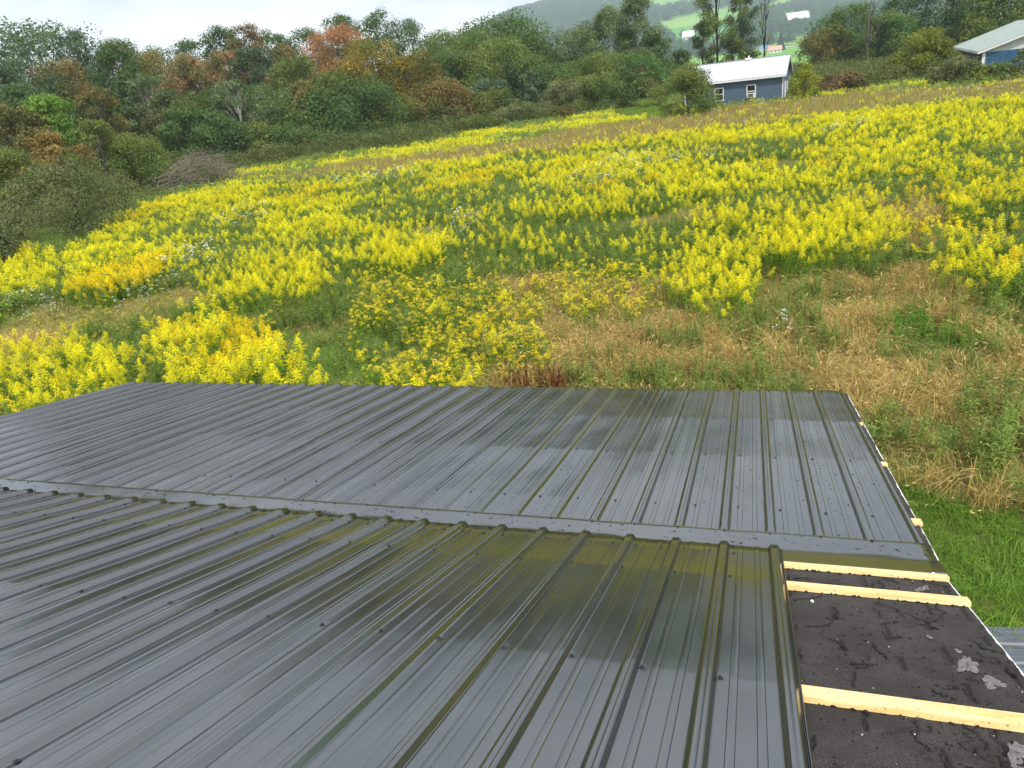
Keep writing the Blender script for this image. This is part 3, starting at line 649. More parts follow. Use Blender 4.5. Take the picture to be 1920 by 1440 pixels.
trees = [
 # back row against the sky, left to right
 (W, 'big rounded blue-green tree at the far left end of the skyline', 'tree', TG, 48, 38, 190, 105, 'blue', 'round', .15, 1, BARK),
 (W, 'airy blue-green tree with sky showing through, just right of the big one at far left', 'tree', TG, 130, 62, 84, 108, 'blue', 'round', .2, .9, BARK),
 (W, 'green-brown tree whose low top shows over the deep green maple', 'tree', TG, 210, 76, 110, 110, 'brown', 'round', .2, 1, BARK),
 (W, 'low dull green tree on the skyline where the woodland dips', 'tree', TG, 285, 92, 110, 112, 'grey', 'round', .2, 1, BARK),
 (W, 'small green tree on the skyline left of the rounded reddish one', 'tree', TG, 352, 72, 90, 112, 'deep', 'round', .2, 1, BARK),
 (W, 'taller green skyline tree beside the purple-brown top', 'tree', TG, 410, 50, 80, 112, 'deep', 'round', .2, 1, BARK),
 (W, 'purple-brown topped tree on the skyline left of the orange maple', 'tree', TG, 452, 48, 75, 108, 'shrubr', 'round', .2, 1, BARK),
 (W, 'rounded grey-green skyline tree between the purple-brown top and the red one', 'tree', TG, 500, 58, 80, 112, 'dark', 'round', .2, 1, BARK),
 (W, 'dark green tree with pointed top left of the orange maple', 'tree', TG, 562, 52, 90, 112, 'deep', 'round', .2, 1, BARK),
 ('maple_tree', 'bright orange-red maple standing out on the skyline', 'tree', TG, 624, 48, 118, 104, 'orange', 'round', .2, 1.1, BARK),
 (W, 'dark green tree poking up right behind the orange maple', 'tree', TG, 638, 28, 84, 114, 'dark', 'round', .3, 1, BARK),
 (W, 'tall dark green oak-like tree with gaps of sky, right of the orange maple', 'tree', TG, 702, 22, 92, 110, 'deep', 'round', .15, 1.0, BARKD),
 (W, 'hazy blue-green tree right of the tall dark oak-like one', 'tree', TG, 768, 38, 84, 116, 'blue', 'round', .15, .9, BARK),
 (W, 'dark green tree at the skyline dip left of the big domed tree', 'tree', TG, 826, 56, 110, 110, 'dark', 'round', .2, 1, BARK),
 ('domed_tree', 'very large domed dark green tree in front of the forested hill', 'tree', TG, 930, 27, 170, 108, 'dark', 'round', .12, 1.1, BARK),
 (W, 'grey-green tree filling the left shoulder of the domed tree', 'tree', TG, 884, 62, 110, 104, 'olive', 'round', .1, 1, BARK),
 (W, 'dull green tree on the right shoulder of the domed tree', 'tree', TG, 985, 62, 100, 104, 'dark', 'round', .1, 1, BARK),
 (W, 'low dark tree in the notch below the forested hill', 'tree', TG, 1040, 92, 110, 108, 'dark', 'round', .1, 1, BARK),
 (W, 'broad grey-green tree leaning up toward the tall pair, left flank', 'tree', TG, 1092, 44, 120, 104, 'grey', 'round', .1, 1, BARK),
 ('tall_tree', 'tall grey-green poplar-like tree with pale trunk, left of the tallest', 'tree', TG, 1140, 12, 100, 102, 'grey', 'tall', .2, 1, BARKP),
 ('tall_tree', 'tallest feathery grey-green tree with pale trunk beside the forested hill', 'tree', TG, 1190, -14, 105, 104, 'grey', 'tall', .2, 1, BARKP),
 (W, 'fresh green tree sloping down right of the tallest pair', 'tree', TG, 1226, 62, 66, 104, 'deep', 'round', .1, 1, BARK),
 (W, 'small round green tree at the foot of the hay fields, left of the blue shed', 'tree', TG, 1276, 92, 42, 108, 'deep', 'round', .1, 1, BARK),
 # middle rows, left
 (W, 'teal green tree at the left edge below the big blue-green one', 'tree', TG, 22, 112, 110, 92, 'blue', 'round', .1, 1, BARK),
 (W, 'rusty olive tree near the left edge with orange tips', 'tree', TG, 98, 112, 120, 95, 'rust', 'round', .1, 1, BARK),
 ('maple_tree', 'deep green maple with dense dark crown in the left of the wood', 'tree', TG, 200, 82, 100, 90, 'deep', 'round', .1, 1.2, BARK),
 (W, 'dull brown-green tree filling the gap right of the deep green maple', 'tree', TG, 270, 100, 110, 98, 'brown', 'round', .1, 1, BARK),
 ('maple_tree', 'bright leaf-green small maple low at the left', 'tree', TG, 82, 178, 95, 74, 'bright', 'round', .15, 1, BARK),
 ('thin_tree', 'thin yellowish tree with dark forked trunk below the deep green maple', 'tree', TG, 172, 164, 100, 70, 'brown', 'sparse', .3, 1.3, BARKD),
 (W, 'thinly leaved grey tree with bare pale stems at left centre', 'tree', TG, 262, 138, 95, 86, 'grey', 'sparse', .15, 1.2, BARKP),
 (W, 'wine-red leaved tree at the middle of the left wood', 'tree', TG, 345, 104, 90, 94, 'red', 'round', .2, 1, BARK),
 (W, 'second wine-red tree, right beside and higher than the other', 'tree', TG, 405, 96, 80, 97, 'red', 'round', .2, 1, BARK),
 (W, 'blue-green rounded tree between the wine-red pair and the orange maple', 'tree', TG, 468, 90, 85, 96, 'blue', 'round', .15, 1, BARK),
 (W, 'red tipped tree just left of the orange maple, lower down', 'tree', TG, 524, 84, 60, 100, 'red', 'round', .2, 1, BARK),
 ('thin_tree', 'sparse tree with curving pale bare stems in the middle of the left wood', 'tree', TG, 430, 150, 110, 84, 'grey', 'sparse', .25, .9, BARKP),
 (W, 'yellow-green tree under the red tipped one', 'tree', TG, 545, 106, 110, 92, 'olive', 'round', .1, 1, BARK),
 (W, 'tree with salmon-orange touches halfway up the wood', 'tree', TG, 560, 150, 70, 84, 'rust', 'sparse', .3, 1.4, BARK),
 (W, 'large golden olive tree glowing right below the orange maple', 'tree', TG, 690, 74, 130, 90, 'gold', 'round', .05, 1, BARK),
 (W, 'second golden olive tree, right half of the glowing pair', 'tree', TG, 760, 98, 120, 88, 'gold', 'round', .05, 1, BARK),
 (W, 'dark green tree under the left side of the golden olive pair', 'tree', TG, 628, 128, 130, 86, 'olive', 'round', .05, 1, BARK),
 (W, 'brown-red sloping tree at the right foot of the golden olive pair', 'tree', TG, 815, 150, 110, 85, 'rust', 'round', .05, 1, BARK),
 (W, 'dark tree directly left below the domed tree', 'tree', TG, 846, 96, 100, 98, 'dark', 'round', .05, 1, BARK),
 (W, 'dense mid-green tree in front of the domed tree', 'tree', TG, 925, 72, 130, 96, 'olive', 'round', .05, 1, BARK),
 (W, 'dark green mass right below the domed tree', 'tree', TG, 985, 110, 90, 96, 'deep', 'round', .05, 1, BARK),
 (W, 'shaded green tree below the notch in the skyline', 'tree', TG, 1046, 120, 100, 98, 'dark', 'round', .05, 1, BARK),
 (W, 'olive tree under the tall grey-green poplar-like one', 'tree', TG, 1110, 100, 110, 96, 'olive', 'round', .05, 1, BARK),
 (W, 'dark green tree at the feet of the two tallest trees', 'tree', TG, 1175, 96, 110, 98, 'dark', 'round', .05, 1, BARK),
 # front row of the wood
 ('small_tree', 'pale blue-green small tree in front of the wood, centre', 'small tree', BG, 905, 148, 75, 88, 'blue', 'round', .05, 1, BARK),
 ('small_tree', 'olive rounded small tree right of the pale blue-green one', 'small tree', BG, 925, 168, 80, 86, 'olive', 'round', .02, 1, BARK),
 ('small_tree', 'narrow pale green sapling-like tree before the dark wood', 'small tree', BG, 989, 134, 40, 88, 'blue', 'round', .05, 1, BARK),
 ('bush', 'olive-brown bush, left one of the rounded pair left of the blue shed', 'bush', BG, 1045, 150, 90, 88, 'bush', 'bush', .02, 1.2, BARK),
 ('bush', 'taller dark olive bush, right one of the rounded pair left of the blue shed', 'bush', BG, 1095, 142, 95, 88, 'olive', 'bush', .02, 1.2, BARK),
 ('sapling', 'small brownish sapling alone at the edge of the yellow flowers', 'sapling', BG, 1056, 198, 44, 80, 'brown', 'sparse', .2, 1.4, BARKD),
 ('bush', 'low grey-green bush under the salmon-touched trees, far left', 'bush', BG, 330, 196, 130, 78, 'dark', 'bush', .02, 1.1, BARK),
 ('bush', 'dark green bush behind the dead brush pile', 'bush', BG, 405, 214, 120, 78, 'deep', 'bush', .02, 1.1, BARK),
 ('bush', 'olive leafy bush at left behind the grey-brown big bush', 'bush', BG, 235, 250, 130, 64, 'olive', 'bush', .02, 1.1, BARK),
 ('bush', 'yellow-green bush right of the dead brush pile', 'bush', BG, 478, 232, 110, 80, 'olive', 'bush', .02, 1.1, BARK),
 (W, 'very dark green full tree reaching the ground, left of centre', 'tree', TG, 590, 158, 160, 84, 'dark', 'round', .0, 1.2, BARK),
 (W, 'dark blue-green tree touching the ground under the golden olive pair', 'tree', TG, 668, 150, 130, 83, 'deep', 'round', .0, 1.2, BARK),
 (W, 'dark olive tree with drooping skirts below the right golden olive tree', 'tree', TG, 742, 178, 110, 84, 'olive', 'round', .0, 1.1, BARK),
 ('bush', 'greyish rounded bush in front of the brown-red sloping tree', 'bush', BG, 822, 200, 110, 84, 'bush', 'bush', .0, 1.1, BARK),
 ('bush', 'small bright green bush at the meadow edge, left of centre', 'bush', BG, 806, 240, 56, 78, 'bright', 'bush', .0, 1.2, BARK),
 ('bush', 'straw-olive spreading bush at the meadow edge, centre', 'bush', BG, 893, 216, 80, 80, 'olive', 'bush', .0, 1.1, BARK),
 ('bush', 'dull green low bush between the straw-olive bush and the rounded pair', 'bush', BG, 960, 196, 90, 84, 'bush', 'bush', .0, 1.1, BARK),
 ('bush', 'dark rambling bush at the ground below the golden olive pair', 'bush', BG, 735, 232, 120, 80, 'dark', 'bush', .0, 1.1, BARK),
 ('bush', 'low dark bush hugging the ground left of the rambling one', 'bush', BG, 640, 238, 120, 80, 'deep', 'bush', .0, 1.1, BARK),
 ('bush', 'low dull bush at the foot of the very dark full tree', 'bush', BG, 545, 232, 110, 80, 'dark', 'bush', .0, 1.1, BARK),
 ('big_bush', 'big grey-brown spreading bush at the left edge of the meadow', 'bush', BG, 112, 300, 270, 44, 'bush', 'bush', .06, 1.5, BARKD, .10),
 ('bush', 'dark low bush cut by the left border under the big grey-brown one', 'bush', BG, -20, 420, 120, 38, 'bush', 'bush', .0, 1.2, BARKD, .10),
 ('small_tree', 'yellow-green small tree cut by the left border above the big bush', 'small tree', BG, 12, 278, 110, 58, 'olive', 'round', .05, 1.1, BARK),
 (W, 'brown-orange tree at the left border halfway up the wood', 'tree', TG, -8, 194, 120, 72, 'brown', 'round', .05, 1.1, BARK),
 ('small_tree', 'orange tinted small tree left of the thin yellowish one', 'small tree', BG, 78, 248, 100, 64, 'rust', 'round', .05, 1, BARK),
 ('small_tree', 'dark stemmed olive small tree behind the big grey-brown bush', 'small tree', BG, 165, 226, 110, 62, 'olive', 'sparse', .1, 1.6, BARKD),
 (W, 'grey-green tree left of the very dark full one', 'tree', TG, 480, 162, 110, 88, 'grey', 'round', .05, 1, BARK),
 (W, 'murky green tree behind the dead brush pile', 'tree', TG, 385, 172, 120, 88, 'dark', 'round', .05, 1, BARK),
 (W, 'murky brown-green tree under the grey thinly leaved one', 'tree', TG, 300, 170, 100, 84, 'bush', 'round', .05, 1, BARK),
 (W, 'shadowy green tree between the bright green maple and the left border', 'tree', TG, 20, 160, 90, 84, 'deep', 'round', .05, 1, BARK),
 # left of the blue shed
 ('bush', 'reddish-brown bush under the fresh green sloping tree', 'bush', BG, 1195, 124, 76, 98, 'shrubr', 'bush', .0, 1.1, BARK),
 ('bush', 'low dark bush at the lawn left of the blue shed', 'bush', BG, 1150, 150, 90, 98, 'dark', 'bush', .0, 1.1, BARK),
 ('round_bush', 'large olive-green bush hiding the left end of the blue shed', 'bush', BG, 1288, 118, 112, 66, 'olive', 'bush', .02, 1.1, BARKD),
 # behind the blue shed
 ('tall_tree', 'tall tree with dark curved trunk rising behind the middle of the blue shed', 'tree', RG, 1346, -46, 96, 112, 'olive', 'thin', .42, 2.2, BARKD),
 ('tall_tree', 'pale feathery tall tree behind the blue shed roof', 'tree', RG, 1391, -30, 66, 116, 'blue', 'tall', .15, .95, BARK),
 ('tall_tree', 'slender dark tree with few leaves behind the right end of the blue shed', 'tree', RG, 1432, -24, 50, 110, 'grey', 'thin', .45, .9, BARKD),
 (W, 'dark brownish tree left of the curved trunk behind the blue shed', 'tree', RG, 1318, 38, 56, 114, 'bush', 'tall', .1, 1, BARK),
 (W, 'low green trees edge right behind the blue shed roof', 'tree', RG, 1372, 72, 90, 112, 'olive', 'sparse', .1, 1.3, BARK),
 # right side
 ('bush', 'yellow-green leafy bush at the right end of the blue shed', 'bush', BG, 1512, 118, 56, 70, 'lime', 'bush', .0, 1.1, BARK),
 ('bush', 'rust-red low bush right of the yellow-green one', 'bush', BG, 1592, 134, 72, 76, 'shrubr', 'bush', .0, 1.1, BARK),
 ('bush', 'small rusty bush between the yellow-green one and the rust-red one', 'bush', BG, 1556, 138, 44, 77, 'shrubr', 'bush', .0, 1.1, BARK),
 (W, 'brownish tree at the left end of the dark right-hand wood', 'tree', RG, 1552, 52, 90, 112, 'brown', 'round', .05, 1.1, BARK),
 (W, 'dark green tree right behind the rust-red bush', 'tree', RG, 1598, 6, 96, 112, 'dark', 'round', .05, 1.2, BARK),
 ('bare_tree', 'leafless tall grey tree in front of the dark right-hand wood', 'tree', RG, 1638, -30, 90, 100, 'grey', 'bare', .45, 1, BARK),
 (W, 'dark tree just right of the leafless grey one', 'tree', RG, 1668, 20, 96, 110, 'dark', 'round', .05, 1.2, BARK),
 ('spruce_tree', 'tall very dark spruce behind the yellowish big bush', 'tree', RG, 1745, -60, 110, 114, 'spruce', 'conifer', .05, 2, BARK),
 ('spruce_tree', 'second dark spruce, right of the taller one', 'tree', RG, 1792, -40, 90, 116, 'spruce', 'conifer', .05, 2, BARK),
 (W, 'dull green tree between the dark tree and the taller spruce', 'tree', RG, 1708, -30, 86, 118, 'deep', 'round', .05, 1.2, BARK),
 (W, 'broad olive-green tree rising behind the left end of the green-roofed garage', 'tree', RG, 1862, -70, 150, 122, 'olive', 'round', .05, 1.2, BARK),
 (W, 'olive-green tree at the upper right border behind the garage', 'tree', RG, 1935, -60, 120, 124, 'olive', 'round', .05, 1.2, BARK),
 (W, 'green tree behind the low left eave of the garage', 'tree', RG, 1812, 20, 90, 118, 'olive', 'round', .05, 1.1, BARK),
 ('round_bush', 'large yellowish-green domed bush in front of the dark spruces', 'bush', BG, 1736, 54, 104, 84, 'moss', 'bush', .03, 1.0, BARK),
 ('bush', 'brownish tangled bush left of the garage corner', 'bush', BG, 1800, 106, 76, 72, 'bush', 'bush', .0, 1.1, BARK),
 ('bush', 'grey-green low bush in front of the garage corner post', 'bush', BG, 1872, 116, 70, 72, 'olive', 'bush', .0, 1.1, BARK),
 ('bush', 'brown-tipped bush before the blue garage door at the right border', 'bush', BG, 1918, 92, 34, 71, 'bush', 'bush', .0, 1.1, BARK),
]
for i, a in enumerate(trees):
    a = list(a); leaf = a[13] if len(a) > 13 else None
    st = a[9]
    kw = dict(leaf=leaf, seed=i)
    if st == 'bare':
        o = make_tree(*a[:9], 'thin', *a[10:13], **kw)
        for ch in list(o.children):
            if ch.name.startswith('crown'): bpy.data.objects.remove(ch)
    else: make_tree(*a[:9], st, *a[10:13], **kw)

# ================================================================== BUILDINGS
M_BLUE = plain('blue lap siding', (.075, .120, .175), .6, var=.2, scale=3)
M_BLUE2 = plain('blue ribbed metal', (.022, .10, .20), .5, var=.2, scale=3)
M_ROOFW = plain('pale metal roofing', (.48, .49, .53), .4, var=.14, scale=1.2)
M_ROOFG = plain('grey green metal roofing', (.27, .33, .30), .4, var=.18, scale=1.2)
M_GLASS = plain('dark window glass', (.012, .016, .015), .08)
M_BRICK = plain('brown board wall', (.13, .085, .075), .8, var=.4, scale=5)
def building(name, label, A, u, v, lenu, lenv, ze, zr, roofmat, wallm, gablem, over=.35, lap=.12):
    """A: front left eave corner on plan, u along the eaves, v to the back"""
    A = np.array([A[0], A[1]]); gz = float(gh(*(A+u*lenu/2)))
    root = bpy.data.objects.new(name, None); C.objects.link(root)
    c = A+u*lenu/2+v*lenv/2; ang = math.atan2(u[1], u[0])
    root.location = (c[0], c[1], gz-.1); root.rotation_euler = (0, 0, ang); tag(root, label, name.replace('_', ' '))
    hu, hv = lenu/2, lenv/2; ze -= gz-.1; zr -= gz-.1
    # walls: lapped boards as real steps (front and back), gable ends
    q = Q(); n = max(3, int(ze/lap))
    for sgn in (-1, 1):
        prof = []
        for i in range(n):
            z0, z1 = ze*i/n, ze*(i+1)/n
            prof += [(hv+.012, z0), (hv, z1)]
        P = np.array([[[x, sgn*y, z] for y, z in prof] for x in ((-hu, hu) if sgn < 0 else (hu, -hu))]); q.grid(P)
    link('wall', q.mesh('wall', wallm), root)
    for sgn in (-1, 1):
        q = Q(); xs_ = np.linspace(-hv, hv, int(lenv/.22)*2+1)
        z_t = zr-(zr-ze)*np.abs(xs_)/hv; off = sgn*(hu+.012*(np.arange(len(xs_)) % 2))
        q.grid(np.stack([np.stack([off, xs_, z_t], -1), np.stack([off, xs_, 0*z_t+ze-.25], -1)]))
        link('gable', q.mesh('gable', gablem), root)
    for sgn in (-1, 1):
        q = Q(); xs_ = np.linspace(-hv, hv, int(lenv/.22)*2+1); off = sgn*(hu+.012*(np.arange(len(xs_)) % 2))
        q.grid(np.stack([np.stack([off, xs_, 0*xs_+ze-.25], -1), np.stack([off, xs_, 0*xs_], -1)]))
        link('end_wall', q.mesh('end_wall', wallm), root)
    # ribbed roof, two slopes
    q = Q(); k = int((lenu+2*over)/.3); xs_ = np.linspace(-hu-over, hu+over, k*4+1); rib = np.array([0, .028, .028, 0])[np.arange(len(xs_)) % 4]
    sl = (zr-ze)/hv
    for sgn in (-1, 1):
        y1 = sgn*(hv+over)
        G = np.stack([np.stack([xs_, 0*xs_, zr+.04+rib], -1), np.stack([xs_, y1+0*xs_, zr+.04-sl*(hv+over)+rib], -1)], 0)
        q.grid(G if sgn > 0 else G[:, ::-1])
    roof = link('roof', q.mesh('roof', roofmat), root); md = roof.modifiers.new('t', 'SOLIDIFY'); md.thickness = .05; md.offset = -1
    q = Q(); q.box(-hu-over, hu+over, -.12, .12, zr+.065, zr+.085); link('ridge_cap', q.mesh('ridge_cap', roofmat), roof)
    q = Q()
    for sgn in (-1, 1):
        y1 = sgn*(hv+over); ya, yb_ = sorted((y1-.03*sgn, y1+.012*sgn)); zc = zr+.0-sl*(hv+over)
        q.box(-hu-over, hu+over, ya, yb_, zc-.14, zc+.02)
    for sx in (-1, 1):
        for sgn in (-1, 1):
            a = np.array([sx*(hu+over+.0), 0, zr+.0]); b = np.array([sx*(hu+over), sgn*(hv+over), zr-sl*(hv+over)])
            P = np.stack([a, b, b-[0, 0, .16], a-[0, 0, .16]]); q.quads(np.stack([P, P-[sx*.03, 0, 0]]))
    link('fascia', q.mesh('fascia', M_WHITE), root)
    for sx in (-1, 1):
        for sy in (-1, 1):
            q = Q(); x_, y_ = sx*hu, sy*hv; q.box(min(x_, x_+sx*.04)-.05*(sx > 0)*1, max(x_, x_+sx*.04)+.05*(sx < 0), min(y_-sy*.08, y_+sy*.035), max(y_-sy*.08, y_+sy*.035), 0, ze-.02)
            link('corner_board', q.mesh('corner_board', M_WHITE), root)
    return root, hu, hv, ze, zr
def window(root, x, z0, w, h, y, ac=False):
    q = Q(); t = .08
    q.box(x-w/2-t, x-w/2, y-.05, y, z0-t, z0+h+t); q.box(x+w/2, x+w/2+t, y-.05, y, z0-t, z0+h+t)
    q.box(x-w/2, x+w/2, y-.05, y, z0+h, z0+h+t); q.box(x-w/2, x+w/2, y-.06, y, z0-t, z0); q.box(x-w/2, x+w/2, y-.04, y-.003, z0+h*.48, z0+h*.54)
    f = link('window', q.mesh('window', M_WHITE), root)
    q = Q(); q.box(x-w/2, x+w/2, y-.02, y-.004, z0, z0+h); link('pane', q.mesh('pane', M_GLASS), f)
    if ac:
        q = Q(); q.box(x-.27, x+.27, y-.34, y-.06, z0, z0+.36); q.box(x-w/2, x-.27, y-.04, y-.022, z0, z0+.36); q.box(x+.27, x+w/2, y-.04, y-.022, z0, z0+.36)
        a = link('air_conditioner', q.mesh('air_conditioner', M_WHITE), root)
        q = Q()
        for i in range(7): q.box(x-.23, x+.23, y-.352, y-.341, z0+.04+i*.042, z0+.06+i*.042)
        link('grille', q.mesh('grille', M_GLASS), a)
def azp(az, d): return np.array([math.sin(R(az))*d, math.cos(R(az))*d])
PR = gpt(1476, 141.5, 2.38)[:2]; PL_ = gpt(1325, 157, 2.38)[:2]
u_ = unit((PR-PL_)[None])[0]; u_ = np.array([math.cos(R(7.5)), -math.sin(R(7.5))]); v_ = np.array([-u_[1], u_[0]])
LU = np.linalg.norm(PR-PL_)*1.26
shed, hu, hv, ze_, zr_ = building('shed', 'dark blue shed with white metal roof and two white-framed windows', PR-u_*(LU-.35), u_, v_, LU-.7, 6.0, 2.62, 4.0, M_ROOFW, M_BLUE, M_BLUE, .3)
cth = np.array(shed.location[:2])
def ux(px, py):   # position along the shed front of a picture column
    d = ray(px, py)[:2]; p0 = cth-v_*hv; A_ = np.array([[d[0], -u_[0]], [d[1], -u_[1]]]); return float(np.linalg.solve(A_, p0)[1])
window(shed, ux(1348.5, 170), 1.02, .66, .98, -hv-.012)
window(shed, ux(1408.5, 166), 1.02, .66, .98, -hv-.012, ac=True)
q = Q(); q.tube([[ux(1394, 115), .35, zr_-.1], [ux(1394, 115), .35, zr_+.35]], [.07, .07], 8); q.box(ux(1394, 115)-.28, ux(1394, 115)+.28, -.30, .25, zr_-.02, zr_+.16); link('roof_vent', q.mesh('roof_vent', M_WHITE), shed)
q = Q(); q.box(hu+.013, hu+.05, -1.6, -.6, 0, 2.0); q.box(hu+.013, hu+.04, .3, 1.4, .9, 1.9); link('side_door', q.mesh('side_door', M_WHITE), shed)
G1 = azp(13.66, 80.); G2 = azp(12.2, 101.5); gu = unit((G1-G2)[None])[0]; gv = np.array([-gu[1], gu[0]])
garage, ghu, ghv, gze, gzr = building('garage', 'garage with grey-green metal roof, white gable and blue front at the right border', G2-gu*.0, gu, gv, np.linalg.norm(G1-G2)-.6, 11.0, 2.42, 4.2, M_ROOFG, M_BRICK, M_WALL, .4)
q = Q(); q.box(ghu+.014, ghu+.06, -ghv+.25, ghv-.25, 0, gze-.22)
for i in range(26): q.box(ghu+.06, ghu+.085, -ghv+.5+i*.4, -ghv+.56+i*.4, 0, gze-.24)
link('blue_door', q.mesh('blue_door', M_BLUE2), garage)
q = Q(); q.box(ghu+.01, ghu+.12, -ghv-.02, -ghv+.22, 0, gze-.05); link('door_post', q.mesh('door_post', M_WHITE), garage)

# ------------------------------------------------------------------ things in the valley
def tpt(px, py, r0=160., r1=5000.):
    d = ray(px, py); d = d/math.hypot(d[0], d[1]); t = np.geomspace(r0, r1, 1500); P = d[None]*t[:, None]+np.array([0, 0, CAMZ])
    below = np.nonzero(P[:, 2] < gh(P[:, 0], P[:, 1]))[0]
    i = below[0] if len(below) else 600
    p = P[i].copy(); p[2] = gh(p[0], p[1]); return p, t[i]
M_WR = plain('white roofing', (.72, .72, .72), .5); M_OR = plain('salmon roofing', (.55, .28, .18), .6); M_BT = plain('blue tarp', (.08, .22, .5), .5); M_GW = plain('grey wall', (.35, .35, .33), .7)
def farbuild(name, label, cat, px, py, wpx, hpx, roof, wall, rot=0):
    p, r = tpt(px, py); s = r/F_PX; w, h = wpx*s, hpx*s
    root = bpy.data.objects.new(name, None); C.objects.link(root); root.location = p; root.rotation_euler = (0, 0, -math.atan2(p[0], p[1])+rot); tag(root, label, cat)
    d = w*.5; q = Q(); q.box(-w/2, w/2, -d/2, d/2, -3, h*.45)
    P = np.array([[-w/2, -d/2, h*.45], [-w/2, d/2, h*.45], [-w/2, 0, h], [-w/2, 0, h]]); q.quads(np.stack([P, P+[w, 0, 0]]))
    link('wall', q.mesh('wall', wall), root)
    q = Q()
    for sg in (-1, 1): q.quads(np.array([[[-w*.53, sg*d*.58, h*.38], [w*.53, sg*d*.58, h*.38], [w*.53, 0, h*1.02], [-w*.53, 0, h*1.02]]]))
    o = link('roof', q.mesh('roof', roof), root); md = o.modifiers.new('t', 'SOLIDIFY'); md.thickness = .25
    q = Q()
    for k in (-.3, 0, .3): q.box(w*k-w*.035, w*k+w*.035, -d/2-.06, -d/2, h*.12, h*.32)
    link('window', q.mesh('window', M_GLASS), root)
farbuild('barn', 'distant barn with bright white roof among trees on the far hillside', 'barn', 1494, 43, 32, 15, M_WR, M_GW, .35)
farbuild('mobile_home', 'tiny low building with salmon roof beside a lone conifer in the valley', 'building', 1453, 99, 20, 10, M_OR, M_WR, .1)
farbuild('small_house', 'tiny white house glimpsed through the trees left of the tall tree', 'house', 1291, 76, 18, 14, M_WR, M_WR, -.2)
farbuild('tarp_shelter', 'tiny blue-roofed shelter in the valley left of the salmon roof', 'shelter', 1432, 94, 14, 6, M_BT, M_WR, .1)
def fartree(name, label, px, py_base, hpx, wpx, kind, style):
    p, r = tpt(px, py_base); rng = np.random.default_rng(int(px)); s = r/F_PX; H, w = hpx*s, wpx*s
    q = Q(); n = 1500
    z = H*rng.random(n)**1.2; rr_ = (w/2)*(1-z/H)**(.9 if style == 'conifer' else .4)*(.3+.7*rng.random(n)**.5); an = rng.uniform(0, 6.283, n)
    Pt = np.stack([rr_*np.cos(an), rr_*np.sin(an), z+.05*H], 1); a = unit(rng.normal(0, 1, (n, 3))); b = unit(np.cross(a, rng.normal(0, 1, (n, 3)))); k = H*.05
    q.quads(np.stack([Pt-a*k, Pt+b*k*.6, Pt+a*k, Pt-b*k*.6], 1), rng.random(n))
    root = bpy.data.objects.new(name, None); C.objects.link(root); root.location = p; tag(root, label, 'tree')
    link('crown', q.mesh('crown', pal(kind)), root); t = Q(); t.tube([[0, 0, -1], [0, 0, H*.8]], [w*.05, w*.01], 6); link('trunk', t.mesh('trunk', BARKD), root)
fartree('conifer', 'lone dark conifer beside the salmon roofed building in the valley', 1463, 96, 25, 17, 'spruce', 'conifer')
# utility pole
p = at(1533, 52, 190); q = Q(); gz = float(gh(p[0], p[1])); q.tube([[0, 0, 0], [0, 0, p[2]-gz]], [.16, .11], 8)
pole = link('pole', q.mesh('pole', BARKP), None, (p[0], p[1], gz)); q = Q(); q.box(-1.1, 1.1, -.06, .06, p[2]-gz-.7, p[2]-gz-.55); link('crossarm', q.mesh('crossarm', BARKD), pole)
pole.name = 'utility_pole'; tag(pole, 'grey wooden utility pole at the left edge of the dark right-hand wood', 'utility pole')
# valley road
pts_ = [tpt(x, y)[0] for x, y in ((1466, 90), (1480, 88), (1500, 86), (1516, 83))]
q = Q(); P = np.array(pts_); dd = unit(np.gradient(P, axis=0)); nn_ = np.stack([-dd[:, 1], dd[:, 0], 0*dd[:, 0]], 1)
tt = np.linspace(0, 3, 60); Pm = np.stack([np.interp(tt, range(4), P[:, i]) for i in range(3)], 1); Nm = np.stack([np.interp(tt, range(4), nn_[:, i]) for i in range(3)], 1)
G = np.stack([Pm+Nm*7, Pm-Nm*7], 1); G[..., 2] = gh(G[..., 0], G[..., 1])+.5
q.grid(G); tag(link('road', q.mesh('road', plain('pale gravel', (.45, .43, .40), .9))), kind='structure')

